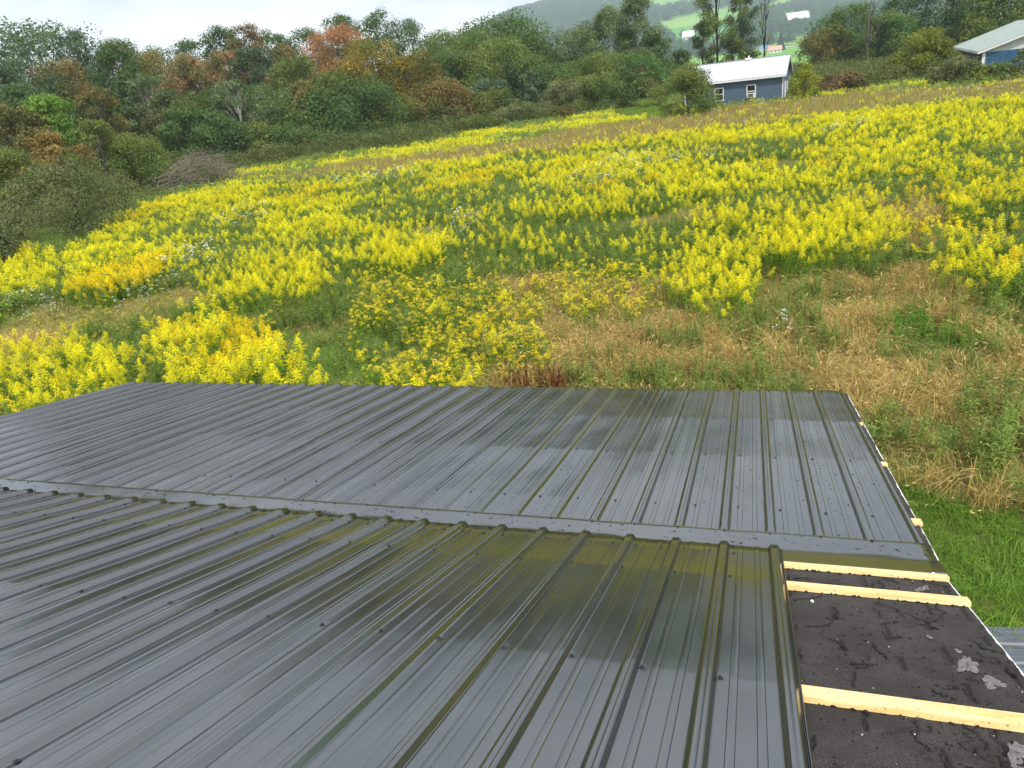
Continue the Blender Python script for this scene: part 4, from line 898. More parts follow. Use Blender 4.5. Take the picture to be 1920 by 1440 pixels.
# ================================================================== SCATTERED PLANTS
def scatter(name, label, cat, protos, P, rot, scl, idx, kind='stuff'):
    col = bpy.data.collections.new('sources of '+name)
    for i, me in enumerate(protos):
        o = bpy.data.objects.new('%s_source.%03d' % (name, i), me); col.objects.link(o)
    me = bpy.data.meshes.new(name); me.vertices.add(len(P)); me.vertices.foreach_set('co', np.asarray(P, np.float32).ravel())
    a = me.attributes.new('rot', 'FLOAT_VECTOR', 'POINT'); a.data.foreach_set('vector', np.asarray(rot, np.float32).ravel())
    a = me.attributes.new('scl', 'FLOAT', 'POINT'); a.data.foreach_set('value', np.asarray(scl, np.float32))
    a = me.attributes.new('idx', 'INT', 'POINT'); a.data.foreach_set('value', np.asarray(idx, np.int32))
    o = link(name, me); tag(o, label, cat, kind=kind)
    g = bpy.data.node_groups.new(name, 'GeometryNodeTree')
    g.interface.new_socket('Geometry', in_out='INPUT', socket_type='NodeSocketGeometry'); g.interface.new_socket('Geometry', in_out='OUTPUT', socket_type='NodeSocketGeometry')
    gi = g.nodes.new('NodeGroupInput'); go = g.nodes.new('NodeGroupOutput'); ip = g.nodes.new('GeometryNodeInstanceOnPoints'); ci = g.nodes.new('GeometryNodeCollectionInfo')
    ci.inputs['Collection'].default_value = col; ci.inputs['Separate Children'].default_value = True; ci.inputs['Reset Children'].default_value = True
    def na(nm, t):
        n = g.nodes.new('GeometryNodeInputNamedAttribute'); n.data_type = t; n.inputs['Name'].default_value = nm; return n.outputs['Attribute']
    g.links.new(gi.outputs[0], ip.inputs['Points']); g.links.new(ci.outputs[0], ip.inputs['Instance']); ip.inputs['Pick Instance'].default_value = True
    g.links.new(na('idx', 'INT'), ip.inputs['Instance Index']); g.links.new(na('rot', 'FLOAT_VECTOR'), ip.inputs['Rotation']); g.links.new(na('scl', 'FLOAT'), ip.inputs['Scale'])
    g.links.new(ip.outputs[0], go.inputs[0])
    md = o.modifiers.new('scatter', 'NODES'); md.node_group = g
    return o
ML = leafmat('goldenrod leaves', (.14, .27, .020), (.30, .45, .045), .5)
MY = leafmat('goldenrod flowers', (.80, .70, .008), (.88, .84, .030), .4)
MYO = leafmat('late goldenrod flowers', (.80, .61, .006), (.88, .74, .012), .38)
MYD = leafmat('flat topped yellow flowers', (.68, .52, .010), (.86, .72, .02), .35)
MW = leafmat('white wild flowers', (.62, .64, .55), (.85, .86, .80), .3)
MG = leafmat('weed leaves', (.13, .22, .035), (.29, .40, .09), .5, c=(.25, .28, .07), scale=.8)
MG2 = leafmat('bright weed leaves', (.07, .20, .012), (.14, .32, .025), .4)
MD = leafmat('dry grass', (.20, .14, .034), (.66, .50, .18), .35)
MDG = leafmat('half dry grass', (.13, .20, .035), (.38, .38, .12), .4)
MGR = leafmat('green grass', (.11, .23, .03), (.27, .40, .09), .45, c=(.22, .27, .06), scale=.7)
MLW = leafmat('lawn grass', (.07, .18, .018), (.25, .40, .05), .4, c=(.19, .27, .05), scale=1.3)
MRD = leafmat('dock seed heads', (.055, .012, .008), (.16, .035, .018), .15)
def leaf_quads(q, base, dirv, L_, w, tint, m, droop=.3, rng=None):
    """lance leaves as two quads with a bend"""
    n = len(base); d = unit(dirv); sd = unit(np.cross(d, np.array([[0, 0, 1.]])+rng.normal(0, .2, (n, 3)))); L_ = np.reshape(L_, (-1, 1)); w = np.reshape(w, (-1, 1))
    mid = base+d*L_*.5+np.array([0, 0, 1.])*L_*.05; tip = base+d*L_-np.array([0, 0, 1.])*L_*droop
    q.quads(np.stack([base-sd*w*.2, base+sd*w*.2, mid+sd*w*.5, mid-sd*w*.5], 1), tint, m); q.quads(np.stack([mid-sd*w*.5, mid+sd*w*.5, tip+sd*w*.06, tip-sd*w*.06], 1), tint, m)
def rodstem(q, rng, x, y, H, lod, fm, fsz=1.0):
    lx, ly = rng.normal(0, .09*H, 2)
    def ax(z): t = z/H; return np.stack([x+lx*t*t, y+ly*t*t, z], -1)
    if lod < 2: q.tube(ax(np.linspace(0, H, 4)), np.array([.004, .004, .003, .0015])*1.3, 3, .4, 0)
    nlf = [38, 22, 7][lod]; z = H*(.12+.76*rng.random(nlf)); an = np.arange(nlf)*2.4+rng.normal(0, .3, nlf)
    dv = np.stack([np.cos(an), np.sin(an), .35+0*an], 1); ll = [.085, .11, .17][lod]*rng.uniform(.7, 1.3, nlf)
    leaf_quads(q, ax(z), dv, ll, ll*[.20, .24, .45][lod], rng.random(nlf), 0, .25, rng)
    if fm is None: return
    nb = [24, 12, 6][lod]; ph = H*.20*fsz
    for i in range(nb):
        t = i/(nb-1); zz = H-ph*(1-t); L_ = ([.125, .13, .13][lod]*(1-t*.85)+.012)*(rng.uniform(.6, 1.2))*fsz*rng.uniform(.8, 1.2); an_ = i*2.4+rng.normal(0, .4)
        k = [16, 6, 3][lod]; s = (np.arange(k)+.6)/k
        px_ = ax(np.array([zz]))[0]; out = np.array([math.cos(an_), math.sin(an_), 0])
        P = px_+out*L_*s[:, None]+np.array([0, 0, 1])*(L_*(.95*s-.75*s*s))[:, None]+rng.normal(0, [.006, .010, .02][lod], (k, 3))
        sz = [.0078, .0160, .030][lod]*fsz*rng.uniform(.75, 1.25, (k, 1))
        a = unit(out+rng.normal(0, .5, (k, 3))); b = unit(np.cross(a, rng.normal(0, 1, (k, 3))+np.array([0, 0, 1.5])))
        A = a*sz; B = b*sz*.75; q.quads(np.stack([P-A, P+B, P+A, P-B], 1), rng.random(k), fm)
def protos(fn, n, name, mats, s0=0):
    out = []
    for i in range(n):
        q = Q(); fn(q, np.random.default_rng(s0+i)); out.append(q.mesh(name, mats))
    return out
def flat_top(q, rng, H=.75, fm=1, ncl=8, r=.30, lod=0):
    for i in range(ncl):
        x, y = rng.normal(0, r*.6, 2); h = H*rng.uniform(.55, 1.08)
        if lod == 0: q.tube([[x*.3, y*.3, 0], [x*.8, y*.8, h*.6], [x, y, h]], [.004, .003, .002], 3, .4, 0)
        nlf = [16, 6][lod]; z = h*(.15+.75*rng.random(nlf)); an = rng.uniform(0, 6.28, nlf); b = np.stack([x*z/h, y*z/h, z], 1)
        ll = [.07, .13][lod]*rng.uniform(.7, 1.3, nlf); leaf_quads(q, b, np.stack([np.cos(an), np.sin(an), .6+0*an], 1), ll, ll*[.2, .4][lod], rng.random(nlf), 0, .1, rng)
        if fm is None: continue
        k = [26, 6][lod]; rr_ = rng.uniform(.03, .07)*np.sqrt(rng.random(k)); an = rng.uniform(0, 6.28, k)
        P = np.stack([x+rr_*np.cos(an), y+rr_*np.sin(an), h+.03-rr_*.7+rng.normal(0, .011, k)], 1)
        sz = [.0098, .023][lod]*rng.uniform(.7, 1.3, (k, 1)); a = unit(np.stack([rng.normal(0, 1, k), rng.normal(0, 1, k), rng.normal(0, .3, k)], 1)); b = unit(np.cross(a, np.array([[0, 0, 1.]])))
        q.quads(np.stack([P-a*sz, P+b*sz, P+a*sz, P-b*sz], 1), rng.random(k), fm)
def grass(q, rng, n=46, H=.75, w=.006, r=.12, arch=.6, heads=0, m=0, seg=4, lean=(0, 0)):
    an = rng.uniform(0, 6.28, n); h = H*rng.uniform(.45, 1.1, n); out = np.stack([np.cos(an)+lean[0], np.sin(an)+lean[1], 0*an], 1)*rng.uniform(.2, 1, (n, 1))*arch
    b = np.stack([r*rng.normal(0, .6, n), r*rng.normal(0, .6, n), 0*an], 1); sd = np.stack([-np.sin(an), np.cos(an), 0*an], 1)+rng.normal(0, .3, (n, 3))
    sd = unit(sd)*(w*.5); tint = rng.random(n); prev = b; pw = 1.0
    for i in range(1, seg+1):
        t = i/seg; cur = b+np.array([0, 0, 1.])*(h*(t-.42*arch*t*t*t*1.3))[:, None]+out*(h*(t**1.9))[:, None]*.75; cw = 1-t*.85
        q.quads(np.stack([prev-sd*pw, prev+sd*pw, cur+sd*cw, cur-sd*cw], 1), tint, m); prev = cur; pw = cw
    if heads:
        k = rng.choice(n, min(heads, n), replace=False); P = prev[k]; d = unit(out[k]+np.array([0, 0, .3])); L_ = .05
        s2 = unit(np.cross(d, rng.normal(0, 1, (len(k), 3))))*.008; q.quads(np.stack([P-d*L_, P-s2, P+d*L_*.6, P+s2], 1), .8, m)
# plant maps, looked up through where each spot of ground lies in view
TX = [-400, 0, 150, 230, 335, 450, 600, 800, 900, 1000, 1130, 1200, 1250, 1300, 1500, 1600, 1800, 1920, 2400]
TY = [560, 480, 455, 392, 356, 316, 290, 266, 238, 226, 206, 192, 198, 186, 170, 156, 138, 120, 60]
SX = [400, 520, 720, 900, 1100, 1300, 1500, 1650, 1920, 2400]; SY = [352, 325, 300, 278, 248, 222, 197, 180, 158, 110]
SHW = [0, 3, 10, 12, 14, 17, 17, 14, 13, 12]
LX = [-400, 0, 130, 350, 430, 620, 700, 850, 960, 1250, 1430, 1450, 1650, 1700, 1800, 1920, 2400]
LY = [600, 560, 530, 500, 560, 545, 490, 465, 480, 500, 500, 490, 475, 450, 455, 500, 560]
def inell(px, py, e, nz=0):
    cx, cy, rx, ry = e[:4]; a = R(e[4]) if len(e) > 4 else 0
    dx, dy = px-cx, py-cy; u = (dx*math.cos(a)+dy*math.sin(a))/rx; v = (-dx*math.sin(a)+dy*math.cos(a))/ry
    return (u*u+v*v) < 1+nz
GOLD = [(430, 672, 165, 75, 8), (110, 712, 135, 72, -8), (1342, 520, 88, 55, 0), (30, 505, 80, 40, -15), (225, 500, 110, 34, -18), (760, 465, 80, 32, -8), (510, 530, 95, 30, -8), (1840, 480, 90, 30, 0), (1560, 440, 130, 38, -5), (60, 690, 90, 60, 0), (880, 712, 26, 22)]
FLAT = [(800, 520, 140, 24, 0), (850, 605, 95, 46, 20), (1130, 520, 120, 42, 0), (790, 680, 130, 42, -5), (985, 632, 60, 36, 0), (690, 565, 50, 28, 0), (950, 560, 70, 30, 0), (130, 648, 110, 26, -8), (1480, 405, 10, 10), (1640, 400, 200, 30, 0)]
GREENS = [(165, 618, 95, 28, -12), (1830, 560, 110, 26, 0), (1430, 620, 36, 20), (1720, 545, 70, 24), (380, 560, 70, 24, -10)]
GRASSY = [(630, 635, 105, 70, 10), (560, 590, 60, 24), (1030, 740, 40, 20), (1650, 900, 70, 60), (700, 620, 30, 30)]
WEEDY = [(1395, 560, 60, 40), (600, 520, 70, 34), (1530, 590, 60, 36), (1860, 690, 55, 42), (1260, 600, 60, 26), (1500, 530, 60, 30), (1060, 420, 60, 14), (1250, 430, 40, 20)]
WHITES = [(1130, 328, 150, 12, -10), (1050, 342, 60, 9, -10), (255, 525, 90, 24, -12), (450, 402, 60, 14, -12), (850, 418, 60, 18, -20), (1590, 233, 60, 5, -6), (60, 560, 60, 20, 0), (370, 470, 50, 24, -10), (1290, 290, 50, 10), (1180, 295, 70, 10, -8), (700, 330, 90, 8, -8), (1460, 590, 30, 20)]
ORNG = [(225, 508, 100, 26, -16), (920, 325, 70, 8, -4), (1370, 268, 90, 6, -6), (1130, 345, 90, 8, -8), (560, 360, 80, 8, -5)]
DRYP = [(1000, 500, 60, 18), (970, 672, 90, 26, 0), (930, 590, 30, 50), (1320, 385, 30, 10), (1640, 350, 60, 14, 20), (1720, 380, 60, 46, 0), (60, 620, 80, 30, 0)]
rg = np.random.default_rng(2024)
def zone(r0, r1, n):
    r = np.sqrt(rg.uniform(r0*r0, r1*r1, n)); az = np.radians(rg.uniform(-66, 32, n)); x = r*np.sin(az); y = r*np.cos(az)
    k = ~((x > XL-.15) & (x < XR+.12) & (y < ye+.1)) & (y > 2); x, y = x[k], y[k]
    P = np.stack([x, y, gh(x, y)], 1)
    loc = (P[:, :2]-cth)@np.stack([u_, v_]).T; k = ~((abs(loc[:, 0]) < hu+.1) & (abs(loc[:, 1]) < hv+.1))
    gl = (P[:, :2]-np.array(garage.location[:2]))@np.stack([gu, gv]).T; k &= ~((abs(gl[:, 0]) < ghu+.1) & (abs(gl[:, 1]) < ghv+.1))
    return P[k]
def anyof(px, py, es, nz):
    m = np.zeros(len(px), bool)
    for e in es: m |= inell(px, py, e, nz)
    return m
K = dict(none=0, gold=1, flat=2, weed=3, green=4, white=5, dry=6, mix=7, grass=8, lawn=9, tan=10, orange=11)
def classify(P):
    px, py, dz = proj(P+np.array([0, 0, .85])); x, y = P[:, 0], P[:, 1]; n = len(P)
    px0, py0, _ = proj(P)
    wn = (fbm(x/1.3, y/1.3, 51, 3)-.5); wb = fbm(x/6+20, y/3.2, 61, 3)-.5; u = rg.random(n); u2 = rg.random(n)
    jx = px+(fbm(x/2, y/2, 71, 2)-.5)*60*np.clip(12/np.maximum(dz, 5), .15, 1.5); jy = py+(fbm(x/2, y/2, 72, 2)-.5)*70*np.clip(12/np.maximum(dz, 5), .15, 1.5)
    T = np.interp(jx, TX, TY); S = np.interp(jx, SX, SY); HW = np.interp(jx, SX, SHW)*1.08; Lw = np.interp(jx, LX, LY)
    k = np.full(n, K['weed'])
    # dry lower ground
    low = jy >= Lw
    rgt = jx > 950+200*wn
    dn = fbm(x/1.6+7, y/1.6, 81, 3)
    base = np.where(rgt, np.where(dn > .47, K['dry'], np.where(dn > .42, K['mix'], np.where(dn > .37, K['grass'], K['weed']))), np.where(dn > .60, K['mix'], np.where(dn > .52, K['grass'], np.where(dn > .46, K['mix'], K['weed']))))
    base = np.where(rgt & (u < .30), K['mix'], base); base = np.where(rgt & (u > .93), K['weed'], base); base = np.where(~rgt & (u < .10), K['flat'], base)
    k = np.where(low, base, k)
    main = ~low & (jy > S+HW) | (~low & (jx < 430) & (jy > T+4))
    thr = .042-.028*(jx > 900)
    gk = np.where(wb+.55*wn+.05*(jx < 700) > thr-.01, K['gold'], K['weed'])
    gk = np.where((gk == K['gold']) & (u < .36), K['weed'], gk); gk = np.where((gk == K['weed']) & (u2 < .10), K['gold'], gk)
    fl = fbm(x/4, y/2.5, 91, 2); gk = np.where((gk == K['weed']) & (fl > .60), K['mix'], gk)
    k = np.where(main, gk, k)
    strip_ = (np.abs(jy-S) <= HW) & (jx > 480) & ~low; k = np.where(strip_, np.where(u < .03, K['white'], np.where(u < .08, K['gold'], K['tan'])), k)
    b1 = ~low & (jy < S-HW) & (jy > T) & (jx > 430)
    k = np.where(b1, np.where(wb+.4*wn > .0, K['gold'], np.where(u < .5, K['grass'], K['weed'])), k)
    above = jy <= T
    k = np.where(above, np.where(u < .12, K['grass'], K['weed']), k)
    gp = (jx > 1150) & (jx < 1260) & (jy < 212) & (jy > 188); k = np.where(gp, K['lawn'], k)
    nz = wn*1.1
    for es, c, pr in ((DRYP, 'dry', .85), (GRASSY, 'grass', .85), (GREENS, 'green', .9), (WEEDY, 'weed', .85), (FLAT, 'flat', .40), (GOLD, 'gold', .80)):
        m = anyof(jx, jy, es, nz) & (u2 < pr); k = np.where(m, K[c], k)
    m = anyof(jx, jy, FLAT, nz) & (u2 > .95); k = np.where(m, K['gold'], k)
    m = anyof(jx, jy, ORNG, nz) & (k == K['gold']); k = np.where(m, K['orange'], k)
    k = np.where((k == K['gold']) & (fbm(x/2.5, y/1.6, 95, 2) > .74), K['orange'], k)
    m = anyof(jx, jy, WHITES, nz) & (u < .13); k = np.where(m, K['white'], k)
    # mown lawn by the house corner
    lawn = (py0 > 905+.12*(px0-1700)+150*wn) & (px0 > 1600) & (P[:, 1] < 11); k = np.where(lawn, K['lawn'], k)
    k = np.where((k == K['weed']) & low & rgt & (u < .45), K['mix'], k)
    dk = gpt(1008, 722, .35); dd2 = (x-dk[0])**2+((y-dk[1]+.2)*1.1)**2; k = np.where(dd2 < .75**2, K['none'], k)
    return k, px, py, dz
def rots(n, tilt=.08): return np.stack([rg.normal(0, tilt, n), rg.normal(0, tilt, n), rg.uniform(0, 6.283, n)], 1)
near = zone(4, 27, 23000); mid = zone(27, 52, 34000); far_ = zone(52, 128, 64000)
kn, pxn, pyn, dn_ = classify(near); km, pxm, pym, dm_ = classify(mid); kf, pxf, pyf, df_ = classify(far_)
g0 = protos(lambda q, r: rodstem(q, r, 0, 0, r.uniform(1.0, 1.25), 0, 1), 7, 'goldenrod', [ML, MY], 10)
def gclump(lod, n, rad, H, fm):
    def f(q, r):
        for _ in range(n): rodstem(q, r, *r.normal(0, rad, 2), r.uniform(H*.78, H*1.1), lod, fm if (n == 1 or r.random() < .66) else None, 1.1)
    return f
g1 = protos(gclump(1, 3, .14, 1.1, 1), 5, 'goldenrod', [ML, MY], 30)
g2 = protos(gclump(2, 6, .32, 1.1, 1), 6, 'goldenrod', [ML, MY], 50)
def sel(parts):   # parts: list of (P, mask, first proto, count, scale lo, hi)
    P, I, S_ = [], [], []
    for p, m, i0, c, a, b in parts:
        n = int(m.sum()); P.append(p[m]); I.append(rg.integers(i0, i0+c, n)); S_.append(rg.uniform(a, b, n))
    P = np.concatenate(P); return P, rots(len(P)), np.concatenate(S_), np.concatenate(I)
bigp = anyof(pxn, pyn, [(430, 672, 170, 85, 8)], 0)
P, r_, s_, i_ = sel([(near, (kn == K['gold']) & ~bigp, 0, 7, .65, 1.05), (near, (kn == K['gold']) & bigp, 0, 7, .75, 1.2), (mid, km == K['gold'], 7, 5, .62, .95), (far_, kf == K['gold'], 12, 6, .6, .86)])
scatter('goldenrod', 'mass of bright yellow goldenrod in bloom covering the meadow', 'wild flowers', g0+g1+g2, P, r_, s_, i_)
h0 = protos(gclump(0, 1, .0, 1.05, 1), 4, 'late_goldenrod', [ML, MYO], 110); h1 = protos(gclump(1, 3, .14, 1.05, 1), 4, 'late_goldenrod', [ML, MYO], 130); h2 = protos(gclump(2, 6, .32, 1.05, 1), 4, 'late_goldenrod', [ML, MYO], 150)
P, r_, s_, i_ = sel([(near, kn == K['orange'], 0, 4, .7, 1.05), (mid, km == K['orange'], 4, 4, .7, 1.0), (far_, kf == K['orange'], 8, 4, .6, .86)])
scatter('late_goldenrod', 'deeper orange-yellow goldenrod in streaks through the meadow', 'wild flowers', h0+h1+h2, P, r_, s_, i_)
f0 = protos(lambda q, r: flat_top(q, r, .75, 1, 7, .22, 0), 5, 'flat_topped_goldenrod', [ML, MYD], 170); f1 = protos(lambda q, r: flat_top(q, r, .8, 1, 8, .32, 1), 4, 'flat_topped_goldenrod', [ML, MYD], 180)
P, r_, s_, i_ = sel([(near, (kn == K['flat']) & (rg.random(len(near)) < .75), 0, 5, .6, 1.15), (mid, km == K['flat'], 5, 4, .8, 1.1), (far_, kf == K['flat'], 5, 4, .9, 1.2)])
scatter('flat_topped_goldenrod', 'lower flat-topped mustard yellow flowers in loose patches above the roof edge', 'wild flowers', f0+f1, P, r_, s_, i_)
w0 = protos(lambda q, r: flat_top(q, r, .85, 1, 5, .2, 0), 4, 'white_flowers', [MG, MW], 190); w1 = protos(lambda q, r: flat_top(q, r, .95, 1, 4, .28, 1), 4, 'white_flowers', [MG, MW], 195)
P, r_, s_, i_ = sel([(near, (kn == K['white']) & (rg.random(len(near)) < .6), 0, 4, .7, 1.1), (mid, km == K['white'], 4, 4, .8, 1.15), (far_, kf == K['white'], 4, 4, .9, 1.2)])
scatter('white_wild_flowers', 'small flat clusters of white flowers dotted among the yellow', 'wild flowers', w0+w1, P, r_, s_, i_)
def weed(lod):
    def f(q, r):
        n = [3, 5, 8][lod]
        for _ in range(n): rodstem(q, r, *r.normal(0, [.08, .16, .32][lod], 2), r.uniform(.5, .95), min(lod, 2), None)
        if lod == 2: flat_top(q, r, .7, None, 7, .6, 1)
    return f
e0 = protos(weed(0), 5, 'meadow_weeds', [MG], 200); e1 = protos(weed(1), 4, 'meadow_weeds', [MG], 210); e2 = protos(weed(2), 4, 'meadow_weeds', [MG], 220)
P, r_, s_, i_ = sel([(near, kn == K['weed'], 0, 5, .6, 1.1), (mid, km == K['weed'], 5, 4, .7, 1.15), (far_, kf == K['weed'], 9, 4, .8, 1.2)])
scatter('meadow_weeds', 'leafy green weeds filling the gaps between the yellow flowers', 'weeds', e0+e1+e2, P, r_, s_, i_)
e0 = protos(weed(0), 4, 'bright_weeds', [MG2], 240); e1 = protos(weed(1), 3, 'bright_weeds', [MG2], 250)
P, r_, s_, i_ = sel([(near, kn == K['green'], 0, 4, .4, .75), (mid, km == K['green'], 4, 3, .5, .8), (far_, kf == K['green'], 4, 3, .6, .9)])
scatter('bright_weeds', 'smooth patches of fresh bright green low plants', 'weeds', e0+e1, P, r_, s_, i_)
d0 = protos(lambda q, r: grass(q, r, 56, .72, .0080, .12, r.uniform(.7, 1.4), 20, 0, 4, r.normal(0, .5, 2)), 8, 'dry_grass', [MD], 260)
d1 = protos(lambda q, r: grass(q, r, 60, .75, .013, .3, .8, 10, 0, 3, r.normal(0, .4, 2)), 4, 'dry_grass', [MD], 270)
P, r_, s_, i_ = sel([(near, kn == K['dry'], 0, 8, .6, 1.5), (mid, km == K['dry'], 8, 4, .8, 1.15), (far_, kf == K['dry'], 8, 4, .9, 1.2)])
scatter('dry_grass', 'tangled tan dry grass bent over in waves right of the roof', 'grass', d0+d1, P, r_, s_, i_)
m0 = protos(lambda q, r: (grass(q, r, 30, .62, .0075, .16, .9, 8, 0, 4, r.normal(0, .5, 2)), grass(q, r, 34, .55, .008, .16, .7, 0, 1, 4)), 6, 'mixed_grass', [MD, MDG], 280)
m1 = protos(lambda q, r: (grass(q, r, 22, .6, .014, .3, .8, 6, 0, 3), grass(q, r, 34, .6, .016, .3, .7, 0, 1, 3)), 4, 'mixed_grass', [MD, MDG], 290)
P, r_, s_, i_ = sel([(near, (kn == K['mix']), 0, 6, .7, 1.1), (near, (kn == K['dry']) & (rg.random(len(near)) < .30), 0, 6, .6, 1.0), (mid, km == K['mix'], 6, 4, .8, 1.1), (far_, kf == K['mix'], 6, 4, .9, 1.2)])
scatter('mixed_grass', 'half green and half dried long grass between the weeds', 'grass', m0+m1, P, r_, s_, i_)
t0 = protos(lambda q, r: (grass(q, r, 42, .98, .022, .45, .35, 0, 0, 2), grass(q, r, 34, .9, .025, .4, .4, 0, 1, 2)), 5, 'tan_strip_grass', [MD, MDG], 300)
P, r_, s_, i_ = sel([(far_, kf == K['tan'], 0, 5, .8, 1.15), (mid, km == K['tan'], 0, 5, .8, 1.1)])
scatter('pale_grass_strip', 'strip of pale straw grass crossing the upper meadow', 'grass', t0, P, r_, s_, i_)
gr0 = protos(lambda q, r: grass(q, r, 60, .42, .0075, .15, .8, 0, 0, 4), 5, 'green_grass', [MGR], 310); gr1 = protos(lambda q, r: grass(q, r, 60, .45, .02, .4, .6, 0, 0, 3), 3, 'green_grass', [MGR], 320)
P, r_, s_, i_ = sel([(near, kn == K['grass'], 0, 5, .6, 1.1), (mid, km == K['grass'], 5, 3, .7, 1.0), (far_, kf == K['grass'], 5, 3, .8, 1.1)])
scatter('green_grass', 'long green grass tufts between the dry grass and the flowers', 'grass', gr0+gr1, P, r_, s_, i_)
# lawn: denser own scatter
r = rg.uniform(3, 16, 60000); az = np.radians(rg.uniform(2, 50, 60000)); P = np.stack([r*np.sin(az), r*np.cos(az), 0*r], 1)
k = ~((P[:, 0] < XR+.12) & (P[:, 1] < ye+.1)); P = P[k]; P[:, 2] = gh(P[:, 0], P[:, 1]); kk_, *_ = classify(P); P = P[kk_ == K['lawn']][:9000]
l0 = protos(lambda q, r: grass(q, r, 42, r.choice([.12, .16, .24]), .006, .11, .9, 0, 0, 3), 6, 'lawn', [MLW], 330)+protos(lambda q, r: grass(q, r, 46, .34, .009, .12, 1.15, 0, 0, 4, r.normal(0, .4, 2)), 3, 'lawn', [MLW], 350)
scatter('lawn_grass', 'short fresh green lawn at the corner of the house', 'grass', l0, P, rots(len(P)), rg.uniform(.5, 1.15, len(P)), rg.choice(9, len(P), p=[.15]*6+[.0334, .0333, .0333]))
# small far lawn beside the shed
P = far_[kf == K['lawn']]; scatter('mown_grass', 'patch of mown green grass left of the blue shed', 'grass', protos(lambda q, r: grass(q, r, 70, .22, .03, .6, .5, 0, 0, 2), 3, 'mown_grass', [MLW], 340), P, rots(len(P)), rg.uniform(.8, 1.2, len(P)), rg.integers(0, 3, len(P)))

# ------------------------------------------------------------------ dock, brush pile, spare sheets
p = gpt(1008, 722, .35); rngd = np.random.default_rng(3); q = Q(); ql = Q()
for i in range(46):
    x, y = rngd.normal(0, .28), rngd.normal(0, .14); h = rngd.uniform(.45, .80); lx, ly = rngd.normal(0, .07, 2)
    q.tube([[x*.6, y*.6, 0], [x, y, h*.6], [x+lx, y+ly, h]], [.005, .004, .002], 4, .2)
    k = 60; z = h*rngd.uniform(.35, 1.02, k); t = z/h; P = np.stack([x+lx*t, y+ly*t, z], 1)+rngd.normal(0, .014, (k, 3)); a = unit(rngd.normal(0, 1, (k, 3))); b = unit(np.cross(a, rngd.normal(0, 1, (k, 3)))); q.quads(np.stack([P-a*.012, P+b*.009, P+a*.012, P-b*.009], 1), rngd.random(k))
dock = bpy.data.objects.new('dock_plant', None); C.objects.link(dock); dock.location = (p[0], p[1], float(gh(p[0], p[1]))); tag(dock, 'dark rust-red dock plant gone to seed just beyond the roof edge', 'plant')
link('seed_heads', q.mesh('seed_heads', MRD), dock)
q = Q(); k = 60; an = rngd.uniform(0, 6.28, k); leaf_quads(q, np.stack([rngd.normal(0, .2, k), rngd.normal(0, .1, k), rngd.uniform(.02, .15, k)], 1), np.stack([np.cos(an), np.sin(an), .5+0*an], 1), rngd.uniform(.12, .25, k), .05*np.ones(k), rngd.random(k), 0, .3, rngd)
link('leaves', q.mesh('leaves', MG), dock)
M_TWIG = plain('grey dead twigs', (.21, .175, .145), .9, var=.4, scale=8); q = Q(); p = gpt(350, 352, .5); rngd = np.random.default_rng(12)
for i in range(300):
    a = rngd.normal(0, 1, 2)*[3.0, .9]; L_ = rngd.uniform(1.4, 4.0); an = rngd.uniform(-.5, 1.0) if rngd.random() < .75 else rngd.uniform(0, 6.28)
    hmax = 3.6*math.exp(-((a[0]-.9)/2.6)**2); z0 = rngd.uniform(0, max(.15, hmax*.75)); d = np.array([math.cos(an)*L_, math.sin(an)*L_*.4, rngd.uniform(-.1, .7)*L_*.45])
    s0 = np.array([a[0], a[1], z0])-d*.4; t = np.linspace(0, 1, 6)[:, None]; Pp = s0+d*t+np.array([0, 0, 1])*(.35*L_*t*(1-t))+rngd.normal(0, .05, (6, 3)); Pp[:, 2] = np.maximum(Pp[:, 2], .02)
    q.tube(Pp, rngd.uniform(.012, .032)*np.linspace(1, .2, 6), 4)
    for _ in range(3):
        j = rngd.integers(2, 5); e = Pp[j]+rngd.normal(0, .5, 3)*[1, .6, .5]+[0, 0, .15]; q.tube(limb(rngd, Pp[j], e, 4), [.009, .007, .005, .003], 3)
az_ = math.atan2(p[0], p[1]); o = link('brush_pile', q.mesh('brush_pile', M_TWIG), None, (p[0], p[1], float(gh(p[0], p[1]))), -az_); tag(o, 'heap of grey dead branches at the foot of the wood on the left', 'brush pile')
# spare roofing sheets lying on the lawn
M_SHEET = plain('dull blue grey sheet', (.085, .10, .125), .5, var=.3, scale=5)
p0 = gpt(1915, 1250, .05)
for i, (dx, dy, rz, lab) in enumerate(((.0, .0, .12, 'spare metal roofing sheet on the lawn, upper one at the right border'), (.05, -.22, .10, 'spare metal roofing sheet on the lawn, lower one under the other'))):
    P_ = profile(0, .9144, .02); ss = np.linspace(0, 2.4, 20)
    G = np.stack([np.stack([ss, 0*ss+a, 0*ss+b+.002*np.sin(ss*3)], -1) for a, b in P_[:, :2]], 1); q = Q(); q.grid(G)
    o = link('metal_sheet', q.mesh('metal_sheet', M_SHEET, True), None, (p0[0]-.22+dx, p0[1]-.55+dy, .14-.03*i), rz); md = o.modifiers.new('t', 'SOLIDIFY'); md.thickness = .0008
    tag(o, lab, 'metal sheet', 'spare roofing sheets')

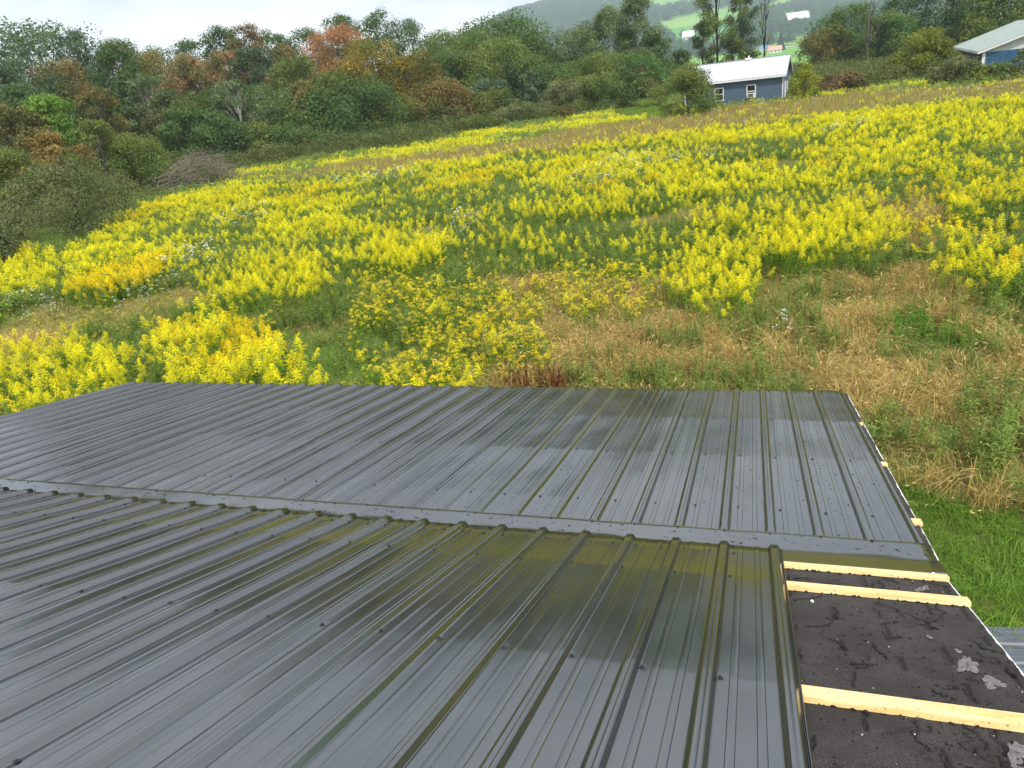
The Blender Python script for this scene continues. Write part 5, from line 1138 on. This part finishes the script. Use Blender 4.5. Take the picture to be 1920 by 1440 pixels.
# ------------------------------------------------------------------ forest on the far hillside
FP = [[(1205, 14), (1225, -2), (1270, -20), (1480, -20), (1330, 2), (1240, 26)], [(1228, 46), (1330, 18), (1392, 14), (1394, 40), (1262, 76), (1240, 64)], [(1425, 38), (1470, 20), (1560, -6), (1590, -20), (1500, -20), (1440, 12)],
      [(1426, 66), (1520, 70), (1530, 82), (1420, 88)], [(1415, 92), (1500, 84), (1540, 92), (1480, 106), (1410, 108)], [(1262, 78), (1390, 44), (1395, 70), (1330, 96), (1262, 98)], [(1466, 26), (1526, 20), (1526, 54), (1466, 60)]]
def inpoly(x, y, poly):
    r = np.zeros(len(x), bool); n = len(poly)
    for i in range(n):
        (x1, y1), (x2, y2) = poly[i], poly[(i+1) % n]
        if y1 == y2: continue
        c = ((y1 > y) != (y2 > y)) & (x < (x2-x1)*(y-y1)/(y2-y1)+x1); r ^= c
    return r
def under(q, r):
    for _ in range(4):
        c = r.normal(0, .55, 3)*[1, 1, .3]+[0, 0, .75]; blob_leaves(q, r, c, .7, 120, .15, .9)
P = np.concatenate([mid[km == K['weed']], far_[kf == K['weed']]]); ppx, ppy, _ = proj(P+np.array([0, 0, .85])); T_ = np.interp(ppx, TX, TY); dd = np.hypot(P[:, 0], P[:, 1])
lawn_gap = (ppx > 1140) & (ppx < 1262) & (ppy > 170)
kx = (ppy < T_-3) & (rg.random(len(P)) < np.where(dd > 62, .11, .04)) & (ppx < 1200) & (dd > 50) | (ppy < T_-2) & (ppx > 1480) & (rg.random(len(P)) < .15) & (dd > 70); P = P[kx & ~lawn_gap]
scatter('undergrowth', 'dull green undergrowth along the foot of the wood', 'undergrowth', protos(under, 4, 'undergrowth', [leafmat('undergrowth leaves', (.065, .10, .025), (.17, .21, .055), .4, c=(.15, .14, .045), scale=1.1)], 380), P, rots(len(P)), rg.uniform(.6, 1.5, len(P)), rg.integers(0, 4, len(P)))
n = 30000; r = np.sqrt(rg.uniform(280**2, 2900**2, n)); az = np.radians(rg.uniform(-30, 13, n)); x = r*np.sin(az); y = r*np.cos(az); P = np.stack([x, y, gh(x, y)], 1)
px, py, _ = proj(P); infield = np.zeros(n, bool)
for f in FP: infield |= inpoly(px, py, f)
keep = ~infield & ~((r < 1000) & ((px < 1540) | (fbm(x/120, y/120, 33, 2) < .5))); P = P[keep]
def ftree(q, r):
    for c, R_ in ((np.array([0, 0, 6.5]), 3.6), (np.array([1.6, .8, 5.]), 2.8), (np.array([-1.6, -.5, 5.2]), 2.9), (np.array([.2, -1.6, 4.5]), 2.8), (np.array([0, .3, 9.]), 2.4)): blob_leaves(q, r, c+r.normal(0, .5, 3), R_, 120, 1.15, .9)
scatter('hillside_forest', 'distant hazy forest covering the hill beyond the valley', 'forest', protos(ftree, 4, 'hillside_forest', [leafmat('far forest leaves', (.04, .10, .045), (.09, .18, .07), .25)], 400), P, rots(len(P), .03), rg.uniform(.9, 1.7, len(P)), rg.integers(0, 4, len(P)))

# ================================================================== HAZE
hq = Q(); hq.box(-3230, 3230, -3230, 3230, -14, 420); hz = bpy.data.materials.new('haze'); hz.use_nodes = True; t = hz.node_tree; t.nodes.clear()
o = t.nodes.new('ShaderNodeOutputMaterial'); v = t.nodes.new('ShaderNodeVolumePrincipled'); v.inputs['Color'].default_value = (.74, .89, 1, 1); v.inputs['Density'].default_value = .00027; v.inputs['Anisotropy'].default_value = .0
t.links.new(v.outputs[0], o.inputs['Volume']); tag(link('haze', hq.mesh('haze', hz)), 'thin bluish haze softening the far hillside', 'haze', kind='stuff')
